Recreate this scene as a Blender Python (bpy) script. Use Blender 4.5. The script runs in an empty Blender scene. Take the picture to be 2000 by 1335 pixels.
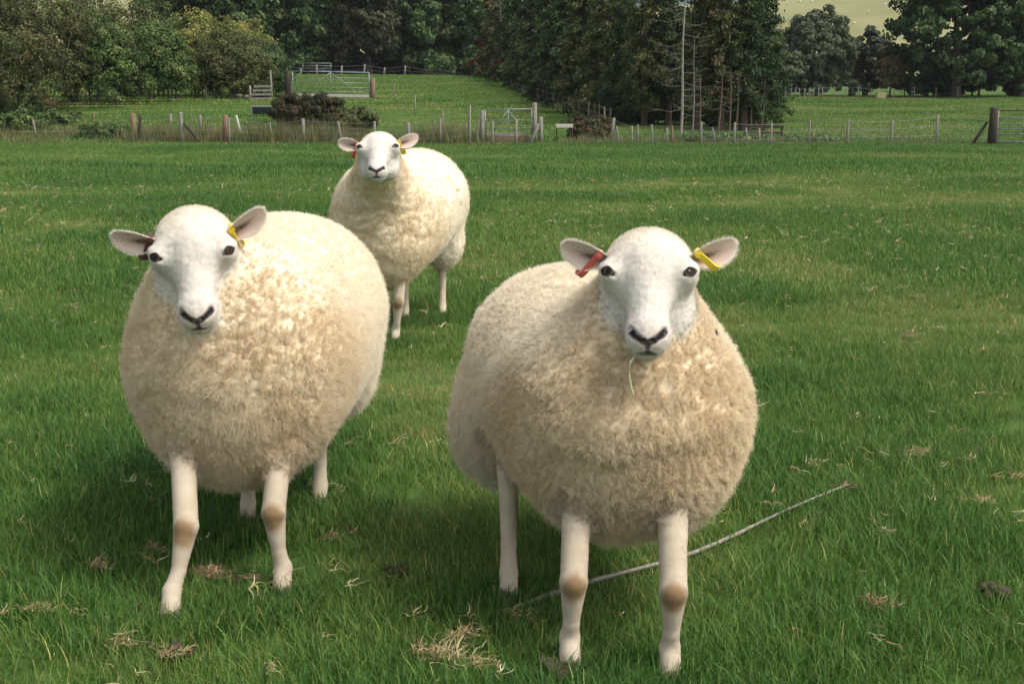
import bpy, math, os
import numpy as np
from mathutils import Vector, Matrix, noise as mnoise

# ------------------------------------------------------------------ camera, light, exposure
scene = bpy.context.scene
CAM_H = 1.2
FPX = 2400.0                      # focal length for a 2000 px wide frame
PITCH = math.atan(497.5 / FPX)
cam_data = bpy.data.cameras.new("camera")
cam_data.sensor_width = 36.0
cam_data.lens = 36.0 * FPX / 2000.0
cam_data.clip_start = 0.05
cam_data.clip_end = 6000.0
cam = bpy.data.objects.new("camera", cam_data)
scene.collection.objects.link(cam)
cam.location = (0, 0, CAM_H)
cam.rotation_euler = (math.pi / 2 - PITCH, 0, 0)
scene.camera = cam

SUN_EL, SUN_AZ = math.radians(56), math.radians(114)     # azimuth clockwise from +Y
world = bpy.data.worlds.new("World")
scene.world = world
world.use_nodes = True
wn = world.node_tree
wn.nodes.clear()
sky = wn.nodes.new("ShaderNodeTexSky")
sky.sky_type = 'NISHITA'
sky.sun_disc = False
sky.sun_elevation = SUN_EL
sky.sun_rotation = SUN_AZ
sky.air_density = 1.0
sky.dust_density = 4.0
sky.ozone_density = 0.6
bg = wn.nodes.new("ShaderNodeBackground")
bg.inputs['Strength'].default_value = 0.15
wo = wn.nodes.new("ShaderNodeOutputWorld")
hsv = wn.nodes.new("ShaderNodeHueSaturation")        # thin bright cloud: a whiter sky
hsv.inputs['Saturation'].default_value = 0.38
wn.links.new(sky.outputs[0], hsv.inputs['Color'])
wn.links.new(hsv.outputs[0], bg.inputs[0])
wn.links.new(bg.outputs[0], wo.inputs[0])
sd = bpy.data.lights.new("sun", 'SUN')
sd.energy = 1.65
sd.angle = math.radians(12.0)
sd.color = (1.0, 0.94, 0.84)
sun = bpy.data.objects.new("sun", sd)
scene.collection.objects.link(sun)
to_sun = Vector((math.sin(SUN_AZ) * math.cos(SUN_EL), math.cos(SUN_AZ) * math.cos(SUN_EL), math.sin(SUN_EL)))
sun.rotation_euler = (-to_sun).to_track_quat('-Z', 'Y').to_euler()
sun.location = to_sun * 50
scene.view_settings.view_transform = 'Standard'
scene.view_settings.look = 'None'
scene.view_settings.gamma = 1.0
scene.view_settings.exposure = 0.70
scene.view_settings.use_curve_mapping = False

RNG = np.random.default_rng(7)
COL = scene.collection
CP, SP = math.cos(PITCH), math.sin(PITCH)


def at(px, py, depth):
    """world point seen at a pixel of the 2000 px photograph, at a distance along the view axis"""
    a = (px - 1000) / FPX
    b = (667.5 - py) / FPX
    return np.array([a * depth, (CP + b * SP) * depth, CAM_H + (-SP + b * CP) * depth])


def sstep(a, b, x):
    t = np.clip((np.asarray(x, float) - a) / (b - a), 0, 1)
    return t * t * (3 - 2 * t)


# ------------------------------------------------------------------ terrain
def vnoise(x, y, s, seed=0):
    """cheap smooth value noise, vectorised, about -1..1"""
    x = np.asarray(x, float) / s
    y = np.asarray(y, float) / s
    xi, yi = np.floor(x), np.floor(y)
    fx, fy = x - xi, y - yi
    fx = fx * fx * (3 - 2 * fx)
    fy = fy * fy * (3 - 2 * fy)

    def hsh(i, j):
        v = np.sin(i * 127.1 + j * 311.7 + seed * 74.7) * 43758.5453
        return (v - np.floor(v)) * 2 - 1
    return ((hsh(xi, yi) * (1 - fx) + hsh(xi + 1, yi) * fx) * (1 - fy)
            + (hsh(xi, yi + 1) * (1 - fx) + hsh(xi + 1, yi + 1) * fx) * fy)


def G(x, y):
    """height of the ground"""
    x = np.asarray(x, float)
    y = np.asarray(y, float)
    z = -0.78 * sstep(8, 43, y)
    left = 1 - sstep(-8, 1, x)
    z = z + left * 1.35 * sstep(46, 58, y)
    z = z + (1.65 - 0.5 * sstep(-4, 10, x)) * sstep(54, 116, y)
    z = z - 0.10 * (1 - left) * sstep(43, 48, y) * (1 - sstep(52, 62, y))
    # pasture hill and the high moor behind it
    z = z + (24.6 + 0.075 * np.clip(x - 79, -30, 60) + 3 * (1 - sstep(-60, 20, x))) * sstep(150, 350, y) - 9 * sstep(355, 520, y)
    z = z + (95 + 18 * vnoise(x, y, 260, 3)) * sstep(560, 1050, y)
    u = 0.022 * vnoise(x, y, 0.9, 1) + 0.035 * vnoise(x, y, 2.7, 2) + 0.05 * vnoise(x, y, 9, 5) * sstep(6, 20, y)
    return z + u * (1 - sstep(900, 1000, y))


def on(x, y, dz=0.0):
    return np.array([x, y, float(G(x, y)) + dz])


def at_depth(px, depth):
    """point on the ground below a picture column, at a distance"""
    x = (px - 1000) / FPX * depth
    y = depth / CP
    for _ in range(4):
        y = (depth - (CAM_H - float(G(x, y))) * SP) / CP
    return on(x, y)


def at_row(px, row, d0, d1):
    """ground point in a picture column at the distance where it shows at the given row"""
    best = min(np.linspace(d0, d1, 120), key=lambda d: abs(row_of(at_depth(px, d)) - row))
    best = min(np.linspace(best - (d1 - d0) / 119, best + (d1 - d0) / 119, 40), key=lambda d: abs(row_of(at_depth(px, d)) - row))
    return at_depth(px, best)


def row_of(q):
    dz = q[2] - CAM_H
    return 667.5 - FPX * (q[1] * SP + dz * CP) / (q[1] * CP - dz * SP)


# ------------------------------------------------------------------ helpers
def tag(o, label=None, cat=None, group=None, kind=None):
    if label: o['label'] = label
    if cat: o['category'] = cat
    if group: o['group'] = group
    if kind: o['kind'] = kind
    return o


def empty(name, loc, label, cat, group=None):
    o = bpy.data.objects.new(name, None)
    o.empty_display_size = 0.2
    COL.objects.link(o)
    o.location = tuple(loc)
    return tag(o, label, cat, group)


class MB:
    """collects polygons for ONE mesh object"""
    def __init__(self):
        self.v, self.f, self.c, self.n = [], [], [], 0

    def add(self, verts, faces, col=None):
        verts = np.asarray(verts, float).reshape(-1, 3)
        self.v.append(verts)
        self.f.extend([tuple(int(i) + self.n for i in q) for q in faces])
        if col is not None:
            col = np.broadcast_to(np.asarray(col, float), (len(verts), 3))
            self.c.append(col)
        else:
            self.c.append(np.full((len(verts), 3), 0.5))
        self.n += len(verts)

    def tube(self, pts, radii, sides=7, cap=True, jitter=0.0, col=None):
        pts = np.asarray(pts, float)
        radii = np.broadcast_to(np.asarray(radii, float), (len(pts),))
        d = np.gradient(pts, axis=0)
        d /= np.linalg.norm(d, axis=1, keepdims=True) + 1e-9
        ref = np.array([0, 0, 1.0]) if abs(d[0, 2]) < 0.8 else np.array([1.0, 0, 0])
        rings = []
        for p, t, r in zip(pts, d, radii):
            a = np.cross(t, ref)
            a /= np.linalg.norm(a) + 1e-9
            b = np.cross(t, a)
            ang = np.arange(sides) / sides * 2 * math.pi
            rr = r * (1 + jitter * RNG.uniform(-1, 1, sides))
            rings.append(p + np.cos(ang)[:, None] * a * rr[:, None] + np.sin(ang)[:, None] * b * rr[:, None])
        V = np.concatenate(rings)
        F = []
        m = len(pts)
        for i in range(m - 1):
            for j in range(sides):
                k = (j + 1) % sides
                F.append((i * sides + j, (i + 1) * sides + j, (i + 1) * sides + k, i * sides + k))
        if cap:
            F.append(tuple(range(sides)))
            F.append(tuple(reversed(range((m - 1) * sides, m * sides))))
        self.add(V, F, col)

    def box(self, c, s, rot=None, col=None):
        c = np.asarray(c, float)
        s = np.asarray(s, float) / 2
        V = np.array([(x, y, z) for x in (-1, 1) for y in (-1, 1) for z in (-1, 1)], float) * s
        if rot is not None:
            V = V @ np.array(rot).T
        self.add(V + c, [(0, 1, 3, 2), (4, 6, 7, 5), (0, 4, 5, 1), (2, 3, 7, 6), (0, 2, 6, 4), (1, 5, 7, 3)], col)

    def bar(self, p, q, w, t, col=None):
        """rectangular bar between two points, w high, t thick"""
        p, q = np.asarray(p, float), np.asarray(q, float)
        d = q - p
        L = np.linalg.norm(d)
        d /= L
        up = np.array([0, 0, 1.0]) if abs(d[2]) < 0.9 else np.array([0, 1.0, 0])
        s = np.cross(d, up)
        s /= np.linalg.norm(s)
        up = np.cross(s, d)
        self.box((p + q) / 2, (L, t, w), np.stack([d, s, up], 1), col)

    def blob(self, c, r, sub=2, amp=0.2, seed=0, col=None):
        import bmesh
        bm = bmesh.new()
        bmesh.ops.create_icosphere(bm, subdivisions=sub, radius=1)
        V = np.array([v.co[:] for v in bm.verts])
        F = [[v.index for v in f.verts] for f in bm.faces]
        bm.free()
        k = np.array([1 + amp * mnoise.noise(Vector(v * 1.7) + Vector((seed * 3.1, seed * 1.3, 0))) * 1.6 for v in V])
        self.add(np.asarray(c) + V * np.asarray(r) * k[:, None], F, col)

    def build(self, name, mat, parent=None, origin=(0, 0, 0), smooth=False):
        V = np.concatenate(self.v) - np.asarray(origin, float)
        return mesh_obj(name, V, self.f, mat, parent, np.concatenate(self.c), smooth, origin)


def raw_mesh(name, V, F, mat=None, col=None, smooth=False):
    me = bpy.data.meshes.new(name)
    V = np.asarray(V, np.float32)
    if isinstance(F, np.ndarray):
        nf, k = F.shape
        me.vertices.add(len(V))
        me.vertices.foreach_set('co', V.ravel())
        me.loops.add(nf * k)
        me.loops.foreach_set('vertex_index', F.astype(np.int32).ravel())
        me.polygons.add(nf)
        me.polygons.foreach_set('loop_start', np.arange(0, nf * k, k, dtype=np.int32))
        me.update(calc_edges=True)
        me.validate()
    else:
        me.from_pydata(V.tolist(), [], F)
        me.update()
    if col is not None:
        at_ = me.color_attributes.new('col', 'FLOAT_COLOR', 'POINT')
        c4 = np.ones((len(V), 4), np.float32)
        c4[:, :3] = col
        at_.data.foreach_set('color', c4.ravel())
    if smooth:
        me.polygons.foreach_set('use_smooth', np.ones(len(me.polygons), bool))
    if mat is not None:
        me.materials.append(mat)
    return me


def mesh_obj(name, V, F, mat, parent=None, col=None, smooth=False, origin=None):
    o = bpy.data.objects.new(name, raw_mesh(name, V, F, mat, col, smooth))
    COL.objects.link(o)
    if parent is not None:
        o.parent = parent
        if origin is not None:
            o.location = tuple(origin)
    elif origin is not None:
        o.location = tuple(origin)
    return o


# ------------------------------------------------------------------ materials
def nmat(name, rough=0.8, spec=0.2):
    m = bpy.data.materials.new(name)
    m.use_nodes = True
    nt = m.node_tree
    b = nt.nodes['Principled BSDF']
    b.inputs['Roughness'].default_value = rough
    b.inputs['Specular IOR Level'].default_value = spec
    return m, nt, b


def ramp_node(nt, stops):
    r = nt.nodes.new('ShaderNodeValToRGB')
    el = r.color_ramp.elements
    while len(el) < len(stops):
        el.new(0.5)
    for e, (p, c) in zip(el, stops):
        e.position = p
        e.color = (*c, 1)
    return r


def noise_node(nt, scale, detail=4, rough=0.55, coord='Object', stretch=None):
    tc = nt.nodes.new('ShaderNodeTexCoord')
    n = nt.nodes.new('ShaderNodeTexNoise')
    n.inputs['Scale'].default_value = scale
    n.inputs['Detail'].default_value = detail
    n.inputs['Roughness'].default_value = rough
    if stretch:
        mp = nt.nodes.new('ShaderNodeMapping')
        mp.inputs['Scale'].default_value = stretch
        nt.links.new(tc.outputs[coord], mp.inputs[0])
        nt.links.new(mp.outputs[0], n.inputs['Vector'])
    else:
        nt.links.new(tc.outputs[coord], n.inputs['Vector'])
    return n


def bump(nt, b, src, strength=0.4, dist=0.01):
    bp = nt.nodes.new('ShaderNodeBump')
    bp.inputs['Strength'].default_value = strength
    bp.inputs['Distance'].default_value = dist
    nt.links.new(src, bp.inputs['Height'])
    nt.links.new(bp.outputs[0], b.inputs['Normal'])


def wood_mat(name, c1, c2, rough=0.9):
    m, nt, b = nmat(name, rough, 0.15)
    n = noise_node(nt, 6, 6, 0.65, 'Object', (6, 6, 0.8))
    r = ramp_node(nt, [(0.3, c1), (0.7, c2)])
    nt.links.new(n.outputs[0], r.inputs[0])
    nt.links.new(r.outputs[0], b.inputs['Base Color'])
    bump(nt, b, n.outputs[0], 0.5, 0.01)
    return m


def plain_mat(name, c1, c2, scale=20, rough=0.6, spec=0.3, metal=0.0):
    m, nt, b = nmat(name, rough, spec)
    n = noise_node(nt, scale, 4)
    r = ramp_node(nt, [(0.35, c1), (0.65, c2)])
    nt.links.new(n.outputs[0], r.inputs[0])
    nt.links.new(r.outputs[0], b.inputs['Base Color'])
    b.inputs['Metallic'].default_value = metal
    return m


def col_mat(name, rough=0.8, spec=0.15, translucent=0.0, var=0.0):
    """takes its colour from the mesh's own 'col' attribute"""
    m, nt, b = nmat(name, rough, spec)
    a = nt.nodes.new('ShaderNodeAttribute')
    a.attribute_name = 'col'
    nt.links.new(a.outputs['Color'], b.inputs['Base Color'])
    if translucent:
        t = nt.nodes.new('ShaderNodeBsdfTranslucent')
        mx = nt.nodes.new('ShaderNodeMixShader')
        mx.inputs[0].default_value = translucent
        nt.links.new(a.outputs['Color'], t.inputs[0])
        nt.links.new(b.outputs[0], mx.inputs[1])
        nt.links.new(t.outputs[0], mx.inputs[2])
        nt.links.new(mx.outputs[0], nt.nodes['Material Output'].inputs[0])
    return m


M = {}
M['leaf'] = col_mat('leaf', 0.65, 0.25, 0.25)
M['bark'] = wood_mat('bark', (0.045, 0.036, 0.027), (0.12, 0.10, 0.08))
M['bark_grey'] = wood_mat('bark_grey', (0.085, 0.078, 0.068), (0.19, 0.175, 0.15))
M['bark_pale'] = wood_mat('bark_pale', (0.16, 0.145, 0.12), (0.34, 0.315, 0.27))
M['bark_red'] = wood_mat('bark_red', (0.075, 0.052, 0.038), (0.16, 0.11, 0.08))
M['wood_grey'] = wood_mat('weathered_wood', (0.15, 0.138, 0.115), (0.32, 0.30, 0.25))
M['wood_dark'] = wood_mat('dark_wood', (0.030, 0.024, 0.019), (0.085, 0.07, 0.054))
M['wood_brown'] = wood_mat('brown_wood', (0.13, 0.085, 0.055), (0.27, 0.18, 0.12))
M['wood_white'] = wood_mat('pale_wood', (0.36, 0.34, 0.29), (0.54, 0.51, 0.45))
M['galv'] = plain_mat('galvanised_steel', (0.17, 0.185, 0.19), (0.29, 0.31, 0.315), 12, 0.5, 0.5, 0.3)
M['wire'] = plain_mat('wire', (0.16, 0.16, 0.16), (0.28, 0.28, 0.27), 12, 0.5, 0.5, 0.4)
M['dark_sheet'] = plain_mat('dark_sheet', (0.03, 0.035, 0.045), (0.06, 0.065, 0.08), 8, 0.6)
M['rust'] = plain_mat('rusty_steel', (0.07, 0.045, 0.035), (0.15, 0.09, 0.06), 10, 0.8)
# ------------------------------------------------------------------ the field
def field_material():
    m, nt, b = nmat('field_ground', 0.95, 0.1)
    geo = nt.nodes.new('ShaderNodeNewGeometry')
    sep = nt.nodes.new('ShaderNodeSeparateXYZ')
    nt.links.new(geo.outputs['Position'], sep.inputs[0])

    def noise(scale, detail=5, rough=0.6, stretch=(1, 1, 1)):
        mp = nt.nodes.new('ShaderNodeMapping')
        mp.inputs['Scale'].default_value = stretch
        nt.links.new(geo.outputs['Position'], mp.inputs[0])
        n = nt.nodes.new('ShaderNodeTexNoise')
        n.inputs['Scale'].default_value = scale
        n.inputs['Detail'].default_value = detail
        n.inputs['Roughness'].default_value = rough
        nt.links.new(mp.outputs[0], n.inputs['Vector'])
        return n

    def mix(fac, a, bb):
        x = nt.nodes.new('ShaderNodeMix')
        x.data_type = 'RGBA'
        if hasattr(fac, 'links'): nt.links.new(fac, x.inputs[0])
        else: x.inputs[0].default_value = fac
        nt.links.new(a, x.inputs[6])
        nt.links.new(bb, x.inputs[7])
        return x.outputs[2]

    def maprange(src, a, bb):
        r = nt.nodes.new('ShaderNodeMapRange')
        r.inputs[1].default_value = a
        r.inputs[2].default_value = bb
        nt.links.new(src, r.inputs[0])
        return r.outputs[0]
    fine = noise(9, 6, 0.7)
    r1 = ramp_node(nt, [(0.3, (0.022, 0.045, 0.010)), (0.55, (0.045, 0.095, 0.018)), (0.75, (0.09, 0.14, 0.035))])
    nt.links.new(fine.outputs[0], r1.inputs[0])
    patch = noise(0.35, 4, 0.6)
    r2 = ramp_node(nt, [(0.35, (0.040, 0.085, 0.016)), (0.62, (0.085, 0.135, 0.030))])
    nt.links.new(patch.outputs[0], r2.inputs[0])
    near = mix(0.5, r1.outputs[0], r2.outputs[0])
    # the dry hill pasture far behind
    hn = noise(0.03, 6, 0.65, (1, 1, 1))
    r3 = ramp_node(nt, [(0.35, (0.175, 0.178, 0.080)), (0.65, (0.25, 0.235, 0.115))])
    nt.links.new(hn.outputs[0], r3.inputs[0])
    c = mix(maprange(sep.outputs[1], 165, 205), near, r3.outputs[0])
    # high moor, blue of distant haze painted into its colour
    r4 = ramp_node(nt, [(0.3, (0.05, 0.07, 0.09)), (0.7, (0.11, 0.14, 0.17))])
    nt.links.new(hn.outputs[0], r4.inputs[0])
    c = mix(maprange(sep.outputs[1], 430, 520), c, r4.outputs[0])
    nt.links.new(c, b.inputs['Base Color'])
    bump(nt, b, fine.outputs[0], 0.7, 0.05)
    return m


def build_field():
    ys = np.unique(np.concatenate([np.linspace(-40, -2, 12), np.linspace(-2, 12, 120), np.geomspace(12, 60, 110),
                                   np.linspace(60, 130, 60), np.geomspace(130, 1600, 60)]))
    us = np.sinh(np.linspace(-1, 1, 161) * 3.0) / math.sinh(3.0) * 1.7
    us = np.sort(np.concatenate([us[np.abs(us) > 0.55], np.linspace(-0.55, 0.55, 121)]))
    Y = np.repeat(ys, len(us)).reshape(len(ys), len(us))
    X = us[None, :] * (np.abs(Y) + 10)
    Z = G(X, Y)
    V = np.stack([X, Y, Z], -1).reshape(-1, 3)
    n, m = len(ys), len(us)
    idx = np.arange(n * m).reshape(n, m)
    F = np.stack([idx[:-1, :-1], idx[:-1, 1:], idx[1:, 1:], idx[1:, :-1]], -1).reshape(-1, 4)
    o = mesh_obj('field', V, F, field_material(), smooth=True)
    tag(o, 'green pasture sloping gently down to the fences and up the pale hill behind', kind='structure')


build_field()


def build_track():
    """bare reddish earth track coming down from the hedge"""
    c = [at_depth(330, 50.5), at_depth(250, 49.0), at_depth(195, 47.4), at_depth(135, 46.0)]
    V, F = [], []
    n = 13
    P = np.array([c[0] + (c[-1] - c[0]) * t + np.array([0.3 * math.sin(t * 5), 0, 0]) for t in np.linspace(0, 1, n)])
    for i, p in enumerate(P):
        w = 0.30 + 0.22 * math.sin(i * 1.3) ** 2 + 0.35 * (i / n)
        for k, s_ in enumerate((-1, -0.4, 0.4, 1)):
            q = on(p[0] + 0.3 * s_ * w, p[1] + s_ * w + RNG.normal() * 0.05, 0.05 if k in (1, 2) else 0.004)
            V.append(q)
        if i:
            for k in range(3):
                a = (i - 1) * 4 + k
                F.append((a, a + 1, a + 5, a + 4))
    o = mesh_obj('earth_track', np.array(V), F, plain_mat('bare_earth', (0.12, 0.075, 0.05), (0.22, 0.15, 0.10), 3, 0.95, 0.1), smooth=True)
    tag(o, 'bare reddish earth track below the hedge', kind='structure')


build_track()


# ------------------------------------------------------------------ foliage
def leaf_quads(cent, size, nrm=None, aspect=1.5, droop=0.0, axis=None, rng=RNG):
    """folded diamond leaves at the given centres -> V, F(quads)"""
    n = len(cent)
    if nrm is None:
        nrm = rng.normal(size=(n, 3))
    nrm = nrm / (np.linalg.norm(nrm, axis=1, keepdims=True) + 1e-9)
    if axis is None:
        axis = rng.normal(size=(n, 3))
        axis[:, 2] -= droop
    axis = axis - nrm * np.sum(axis * nrm, 1, keepdims=True)
    axis /= np.linalg.norm(axis, axis=1, keepdims=True) + 1e-9
    side = np.cross(nrm, axis)
    s = np.broadcast_to(np.asarray(size, float), (n,))[:, None]
    L = axis * s * aspect * 0.5
    W = side * s * 0.5
    fold = nrm * s * 0.18
    V = np.stack([cent - L, cent + W + fold, cent + L, cent - W + fold], 1).reshape(-1, 3)
    F = np.arange(4 * n).reshape(n, 4)
    return V, F


def pick_cols(n, palette, weights, per, rng, jit=0.25):
    """one colour per clump of leaves, jittered per leaf"""
    pal = np.asarray(palette, float)
    k = rng.choice(len(pal), size=n, p=np.asarray(weights) / np.sum(weights))
    c = pal[k]
    c = np.repeat(c, per, axis=0)
    return np.clip(c * (1 + jit * rng.normal(size=(len(c), 1))), 0.004, 1)


def crown(name, parent, centre, radii, n_clump, per, clump_r, leaf, palette, weights, seed, flat=0.75, droop=0.3, shell=0.55, bottom=-1.0, aspect=1.5, full=False):
    rng = np.random.default_rng(seed)
    d = rng.normal(size=(n_clump, 3))
    d /= np.linalg.norm(d, axis=1, keepdims=True)
    d[:, 2] = np.where(d[:, 2] < bottom, -d[:, 2] * 0.5, d[:, 2])
    if full:                                      # bushy down to the ground
        hz = np.linalg.norm(d[:, :2], axis=1, keepdims=True) + 1e-6
        k_ = np.where(d[:, 2:] < 0, np.maximum(0.9, hz) / hz, 1)
        d[:, :2] *= k_
    lob = np.array([1 + 0.35 * mnoise.noise(Vector(v * 1.6) + Vector((seed * 1.7, 0, 0))) for v in d])
    rad = (shell + (1 - shell) * rng.random(n_clump) ** 0.6) * lob
    cc = d * rad[:, None] * np.asarray(radii)
    cr = clump_r * rng.uniform(0.6, 1.35, n_clump)
    q = rng.normal(size=(n_clump, per, 3))
    q /= np.linalg.norm(q, axis=2, keepdims=True)
    q *= (0.35 + 0.65 * rng.random((n_clump, per, 1)) ** 0.5)
    q[..., 2] *= flat
    P = (cc[:, None, :] + q * cr[:, None, None]).reshape(-1, 3)
    nr = (q + 0.5 * d[:, None, :]).reshape(-1, 3) + rng.normal(size=(len(P), 3)) * 0.55
    nr[:, 2] += 0.35
    V, F = leaf_quads(P, leaf * rng.uniform(0.6, 1.4, len(P)), nr, aspect, droop, rng=rng)
    C = np.repeat(pick_cols(n_clump, palette, weights, per, rng), 4, axis=0)
    return mesh_obj(name, V, F, M['leaf'], parent, C, False, centre)


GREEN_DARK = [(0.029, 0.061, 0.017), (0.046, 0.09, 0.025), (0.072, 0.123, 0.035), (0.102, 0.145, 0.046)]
GREEN_MID = [(0.051, 0.094, 0.023), (0.08, 0.133, 0.035), (0.123, 0.174, 0.049), (0.16, 0.189, 0.065)]
OLIVE = [(0.062, 0.082, 0.026), (0.088, 0.106, 0.034), (0.115, 0.122, 0.042), (0.125, 0.108, 0.042)]
AUTUMN = [(0.062, 0.082, 0.028), (0.088, 0.098, 0.033), (0.110, 0.108, 0.038), (0.120, 0.092, 0.038)]
YELLOW = [(0.088, 0.125, 0.031), (0.188, 0.2, 0.05), (0.3, 0.275, 0.075), (0.125, 0.15, 0.037)]
WILLOW = [(0.085, 0.108, 0.052), (0.112, 0.138, 0.070), (0.066, 0.088, 0.040), (0.135, 0.155, 0.085)]
W4 = [3, 4, 3, 1.2]


def limbs(mb, base, top, spread, n, r0, rng, z0=0.35):
    for i in range(n):
        t = z0 + (0.95 - z0) * (i + rng.random()) / n
        p = base + (top - base) * t
        a = rng.uniform(0, 2 * math.pi)
        L = spread * rng.uniform(0.5, 0.95) * (1.15 - 0.5 * t)
        e = p + np.array([math.cos(a) * L, math.sin(a) * L, L * rng.uniform(0.2, 0.8)])
        m = (p + e) / 2 + np.array([0, 0, -0.12 * L])
        r = r0 * (1 - 0.6 * t) * 0.5
        mb.tube([p, m, e], [r, r * 0.6, r * 0.2], 5)


def broadleaf(name, label, base, h, rad, palette, seed, group=None, weights=W4, n_clump=110, per=60, leaf=0.3, clump=None,
              trunk_r=0.25, bole=0.22, cat='tree', stems=1, bark='bark', flat=0.75, bottom=-0.75, shell=0.5, droop=0.3, aspect=1.5, full=False):
    rng = np.random.default_rng(seed + 900)
    t = empty(name, base, label, cat, group)
    mb = MB()
    for s in range(stems):
        off = np.array([rng.normal() * rad[0] * 0.28, rng.normal() * rad[1] * 0.2, -0.15]) if stems > 1 else np.array([0, 0, -0.15])
        lean = np.array([rng.normal() * 0.1 * h, rng.normal() * 0.1 * h, 0]) if stems > 1 else np.array([rng.normal() * 0.03 * h, 0, 0])
        top = np.array([0, 0, h * 0.85]) + off * 0.6 + lean
        mid = (off + top) / 2 + rng.normal(size=3) * 0.03 * h
        r = trunk_r * (rng.uniform(0.6, 1) if stems > 1 else 1)
        mb.tube([off, off * 0.7 + mid * 0.3, mid, top], [r * 1.3, r, r * 0.7, r * 0.15], 7, jitter=0.08)
        limbs(mb, off, top, rad[0], 9 if stems == 1 else 5, r, rng, bole + 0.05)
    mb.build('trunk', M[bark], t)
    cz = h * (bole + 1) / 2
    crown('crown', t, (0, 0, cz), (rad[0], rad[1], h * (1 - bole) / 2), n_clump, per, clump or rad[0] * 0.3, leaf, palette, weights,
          seed, flat, droop, shell, bottom, aspect, full)
    return t


def conifer(label, base, h, R, palette, seed, group='conifers of the plantation', clear=0.6, weights=W4, name='conifer_tree', bark='bark_red',
            bare=0.0, leaf=0.16, dens=1.0, trunk_r=0.14):
    """tall drooping conifer: trunk, whorls of dead lower branches, green sprays"""
    rng = np.random.default_rng(seed)
    t = empty(name, base, label, 'tree', group)
    mb = MB()
    mb.tube([(0, 0, -0.2), (0.02, 0, h * 0.4), (rng.normal() * 0.1, 0, h)], [trunk_r * 1.2, trunk_r * 0.75, 0.02], 7, jitter=0.06)
    z = 0.5
    while z < clear + bare:                      # dead twigs below the green
        for _ in range(3):
            a = rng.uniform(0, 2 * math.pi)
            L = R * rng.uniform(0.3, 0.8)
            p = np.array([0, 0, z + rng.uniform(-0.1, 0.1)])
            dr = np.array([math.cos(a), math.sin(a), 0])
            mb.tube([p, p + dr * L * 0.5 + (0, 0, 0.05), p + dr * L - (0, 0, 0.15 * L)], [0.016, 0.010, 0.004], 4, cap=False)
        z += 0.3
    mb.build('trunk', M[bark], t)
    P, A, N, CC = [], [], [], []
    pal = np.asarray(palette, float)
    z = clear
    while z < h:
        k = (z - clear) / max(h - clear, 0.1)
        Rz = R * (1 - k) ** 0.75 * (0.75 + 0.25 * min(1, k * 6)) + 0.12
        nb = int(7 * dens * (1 - 0.4 * k)) + 2
        for _ in range(nb):
            a = rng.uniform(0, 2 * math.pi)
            L = Rz * rng.uniform(0.65, 1.15)
            dr = np.array([math.cos(a), math.sin(a), 0])
            z0 = z + rng.uniform(-0.15, 0.15)
            ns = max(4, int(L / 0.10))
            s = np.sort(rng.uniform(0.15, 1, ns))
            c0 = pal[rng.choice(len(pal), p=np.asarray(weights) / np.sum(weights))]
            q = dr[None] * (s * L)[:, None]
            q[:, 2] += z0 + 0.10 * L * s - 0.42 * L * s ** 2
            per = 9
            pp = np.repeat(q, per, axis=0) + rng.normal(size=(ns * per, 3)) * np.array([0.11, 0.11, 0.07])
            ax = dr[None] * 0.7 + rng.normal(size=(ns * per, 3)) * 0.5
            ax[:, 2] -= 0.75
            P.append(pp)
            A.append(ax)
            N.append(rng.normal(size=(ns * per, 3)) + dr * 0.6 + np.array([0, 0, 0.5]))
            CC.append(np.clip(c0 * (1 + 0.25 * rng.normal(size=(ns * per, 1))), 0.004, 1))
        z += 0.27 / dens
    P, A, N, CC = map(np.concatenate, (P, A, N, CC))
    V, F = leaf_quads(P, leaf * rng.uniform(0.7, 1.4, len(P)), N, 2.7, axis=A, rng=rng)
    mesh_obj('crown', V, F, M['leaf'], t, np.repeat(CC, 4, axis=0))
    return t


def dead_tree(label, base, h, seed, r=0.09, n=34, L=1.6, name='dead_tree', bark='bark_pale', group=None, z0=0.9, lean=0.0):
    rng = np.random.default_rng(seed)
    t = empty(name, base, label, 'tree', group)
    mb = MB()
    zs = np.linspace(-0.2, h, 8)
    mb.tube(np.stack([lean * zs + 0.03 * np.sin(zs * 1.3), 0 * zs, zs], 1), np.linspace(r * 1.2, r * 0.35, 8), 8, jitter=0.05)
    mb.build('trunk', M[bark], t)
    tw = MB()
    for i in range(n):
        z = z0 + (h - z0) * (i + rng.random()) / n
        a = rng.choice([rng.normal(math.pi, 0.8), rng.normal(0, 0.9)], p=[0.68, 0.32])
        l = L * rng.uniform(0.3, 1.0) * (1 - 0.35 * z / h)
        dr = np.array([math.cos(a), math.sin(a) * 0.8, 0])
        p = np.array([lean * z, 0, z])
        e = p + dr * l + np.array([0, 0, rng.uniform(-0.15, 0.25) * l])
        m = (p + e) / 2 + np.array([0, 0, -0.10 * l])
        tw.tube([p, m, e], [0.014, 0.009, 0.005], 4, cap=False)
        for _ in range(4):
            s = rng.uniform(0.35, 1)
            p2 = p + (e - p) * s - np.array([0, 0, 0.10 * l * (1 - abs(2 * s - 1))])
            e2 = p2 + dr * l * 0.3 * rng.uniform(0.5, 1) + rng.normal(size=3) * 0.13 * l
            tw.tube([p2, e2], [0.009, 0.004], 3, cap=False)
    tag(tw.build('branches', M['bark_grey'], t), kind='stuff')
    return t


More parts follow.
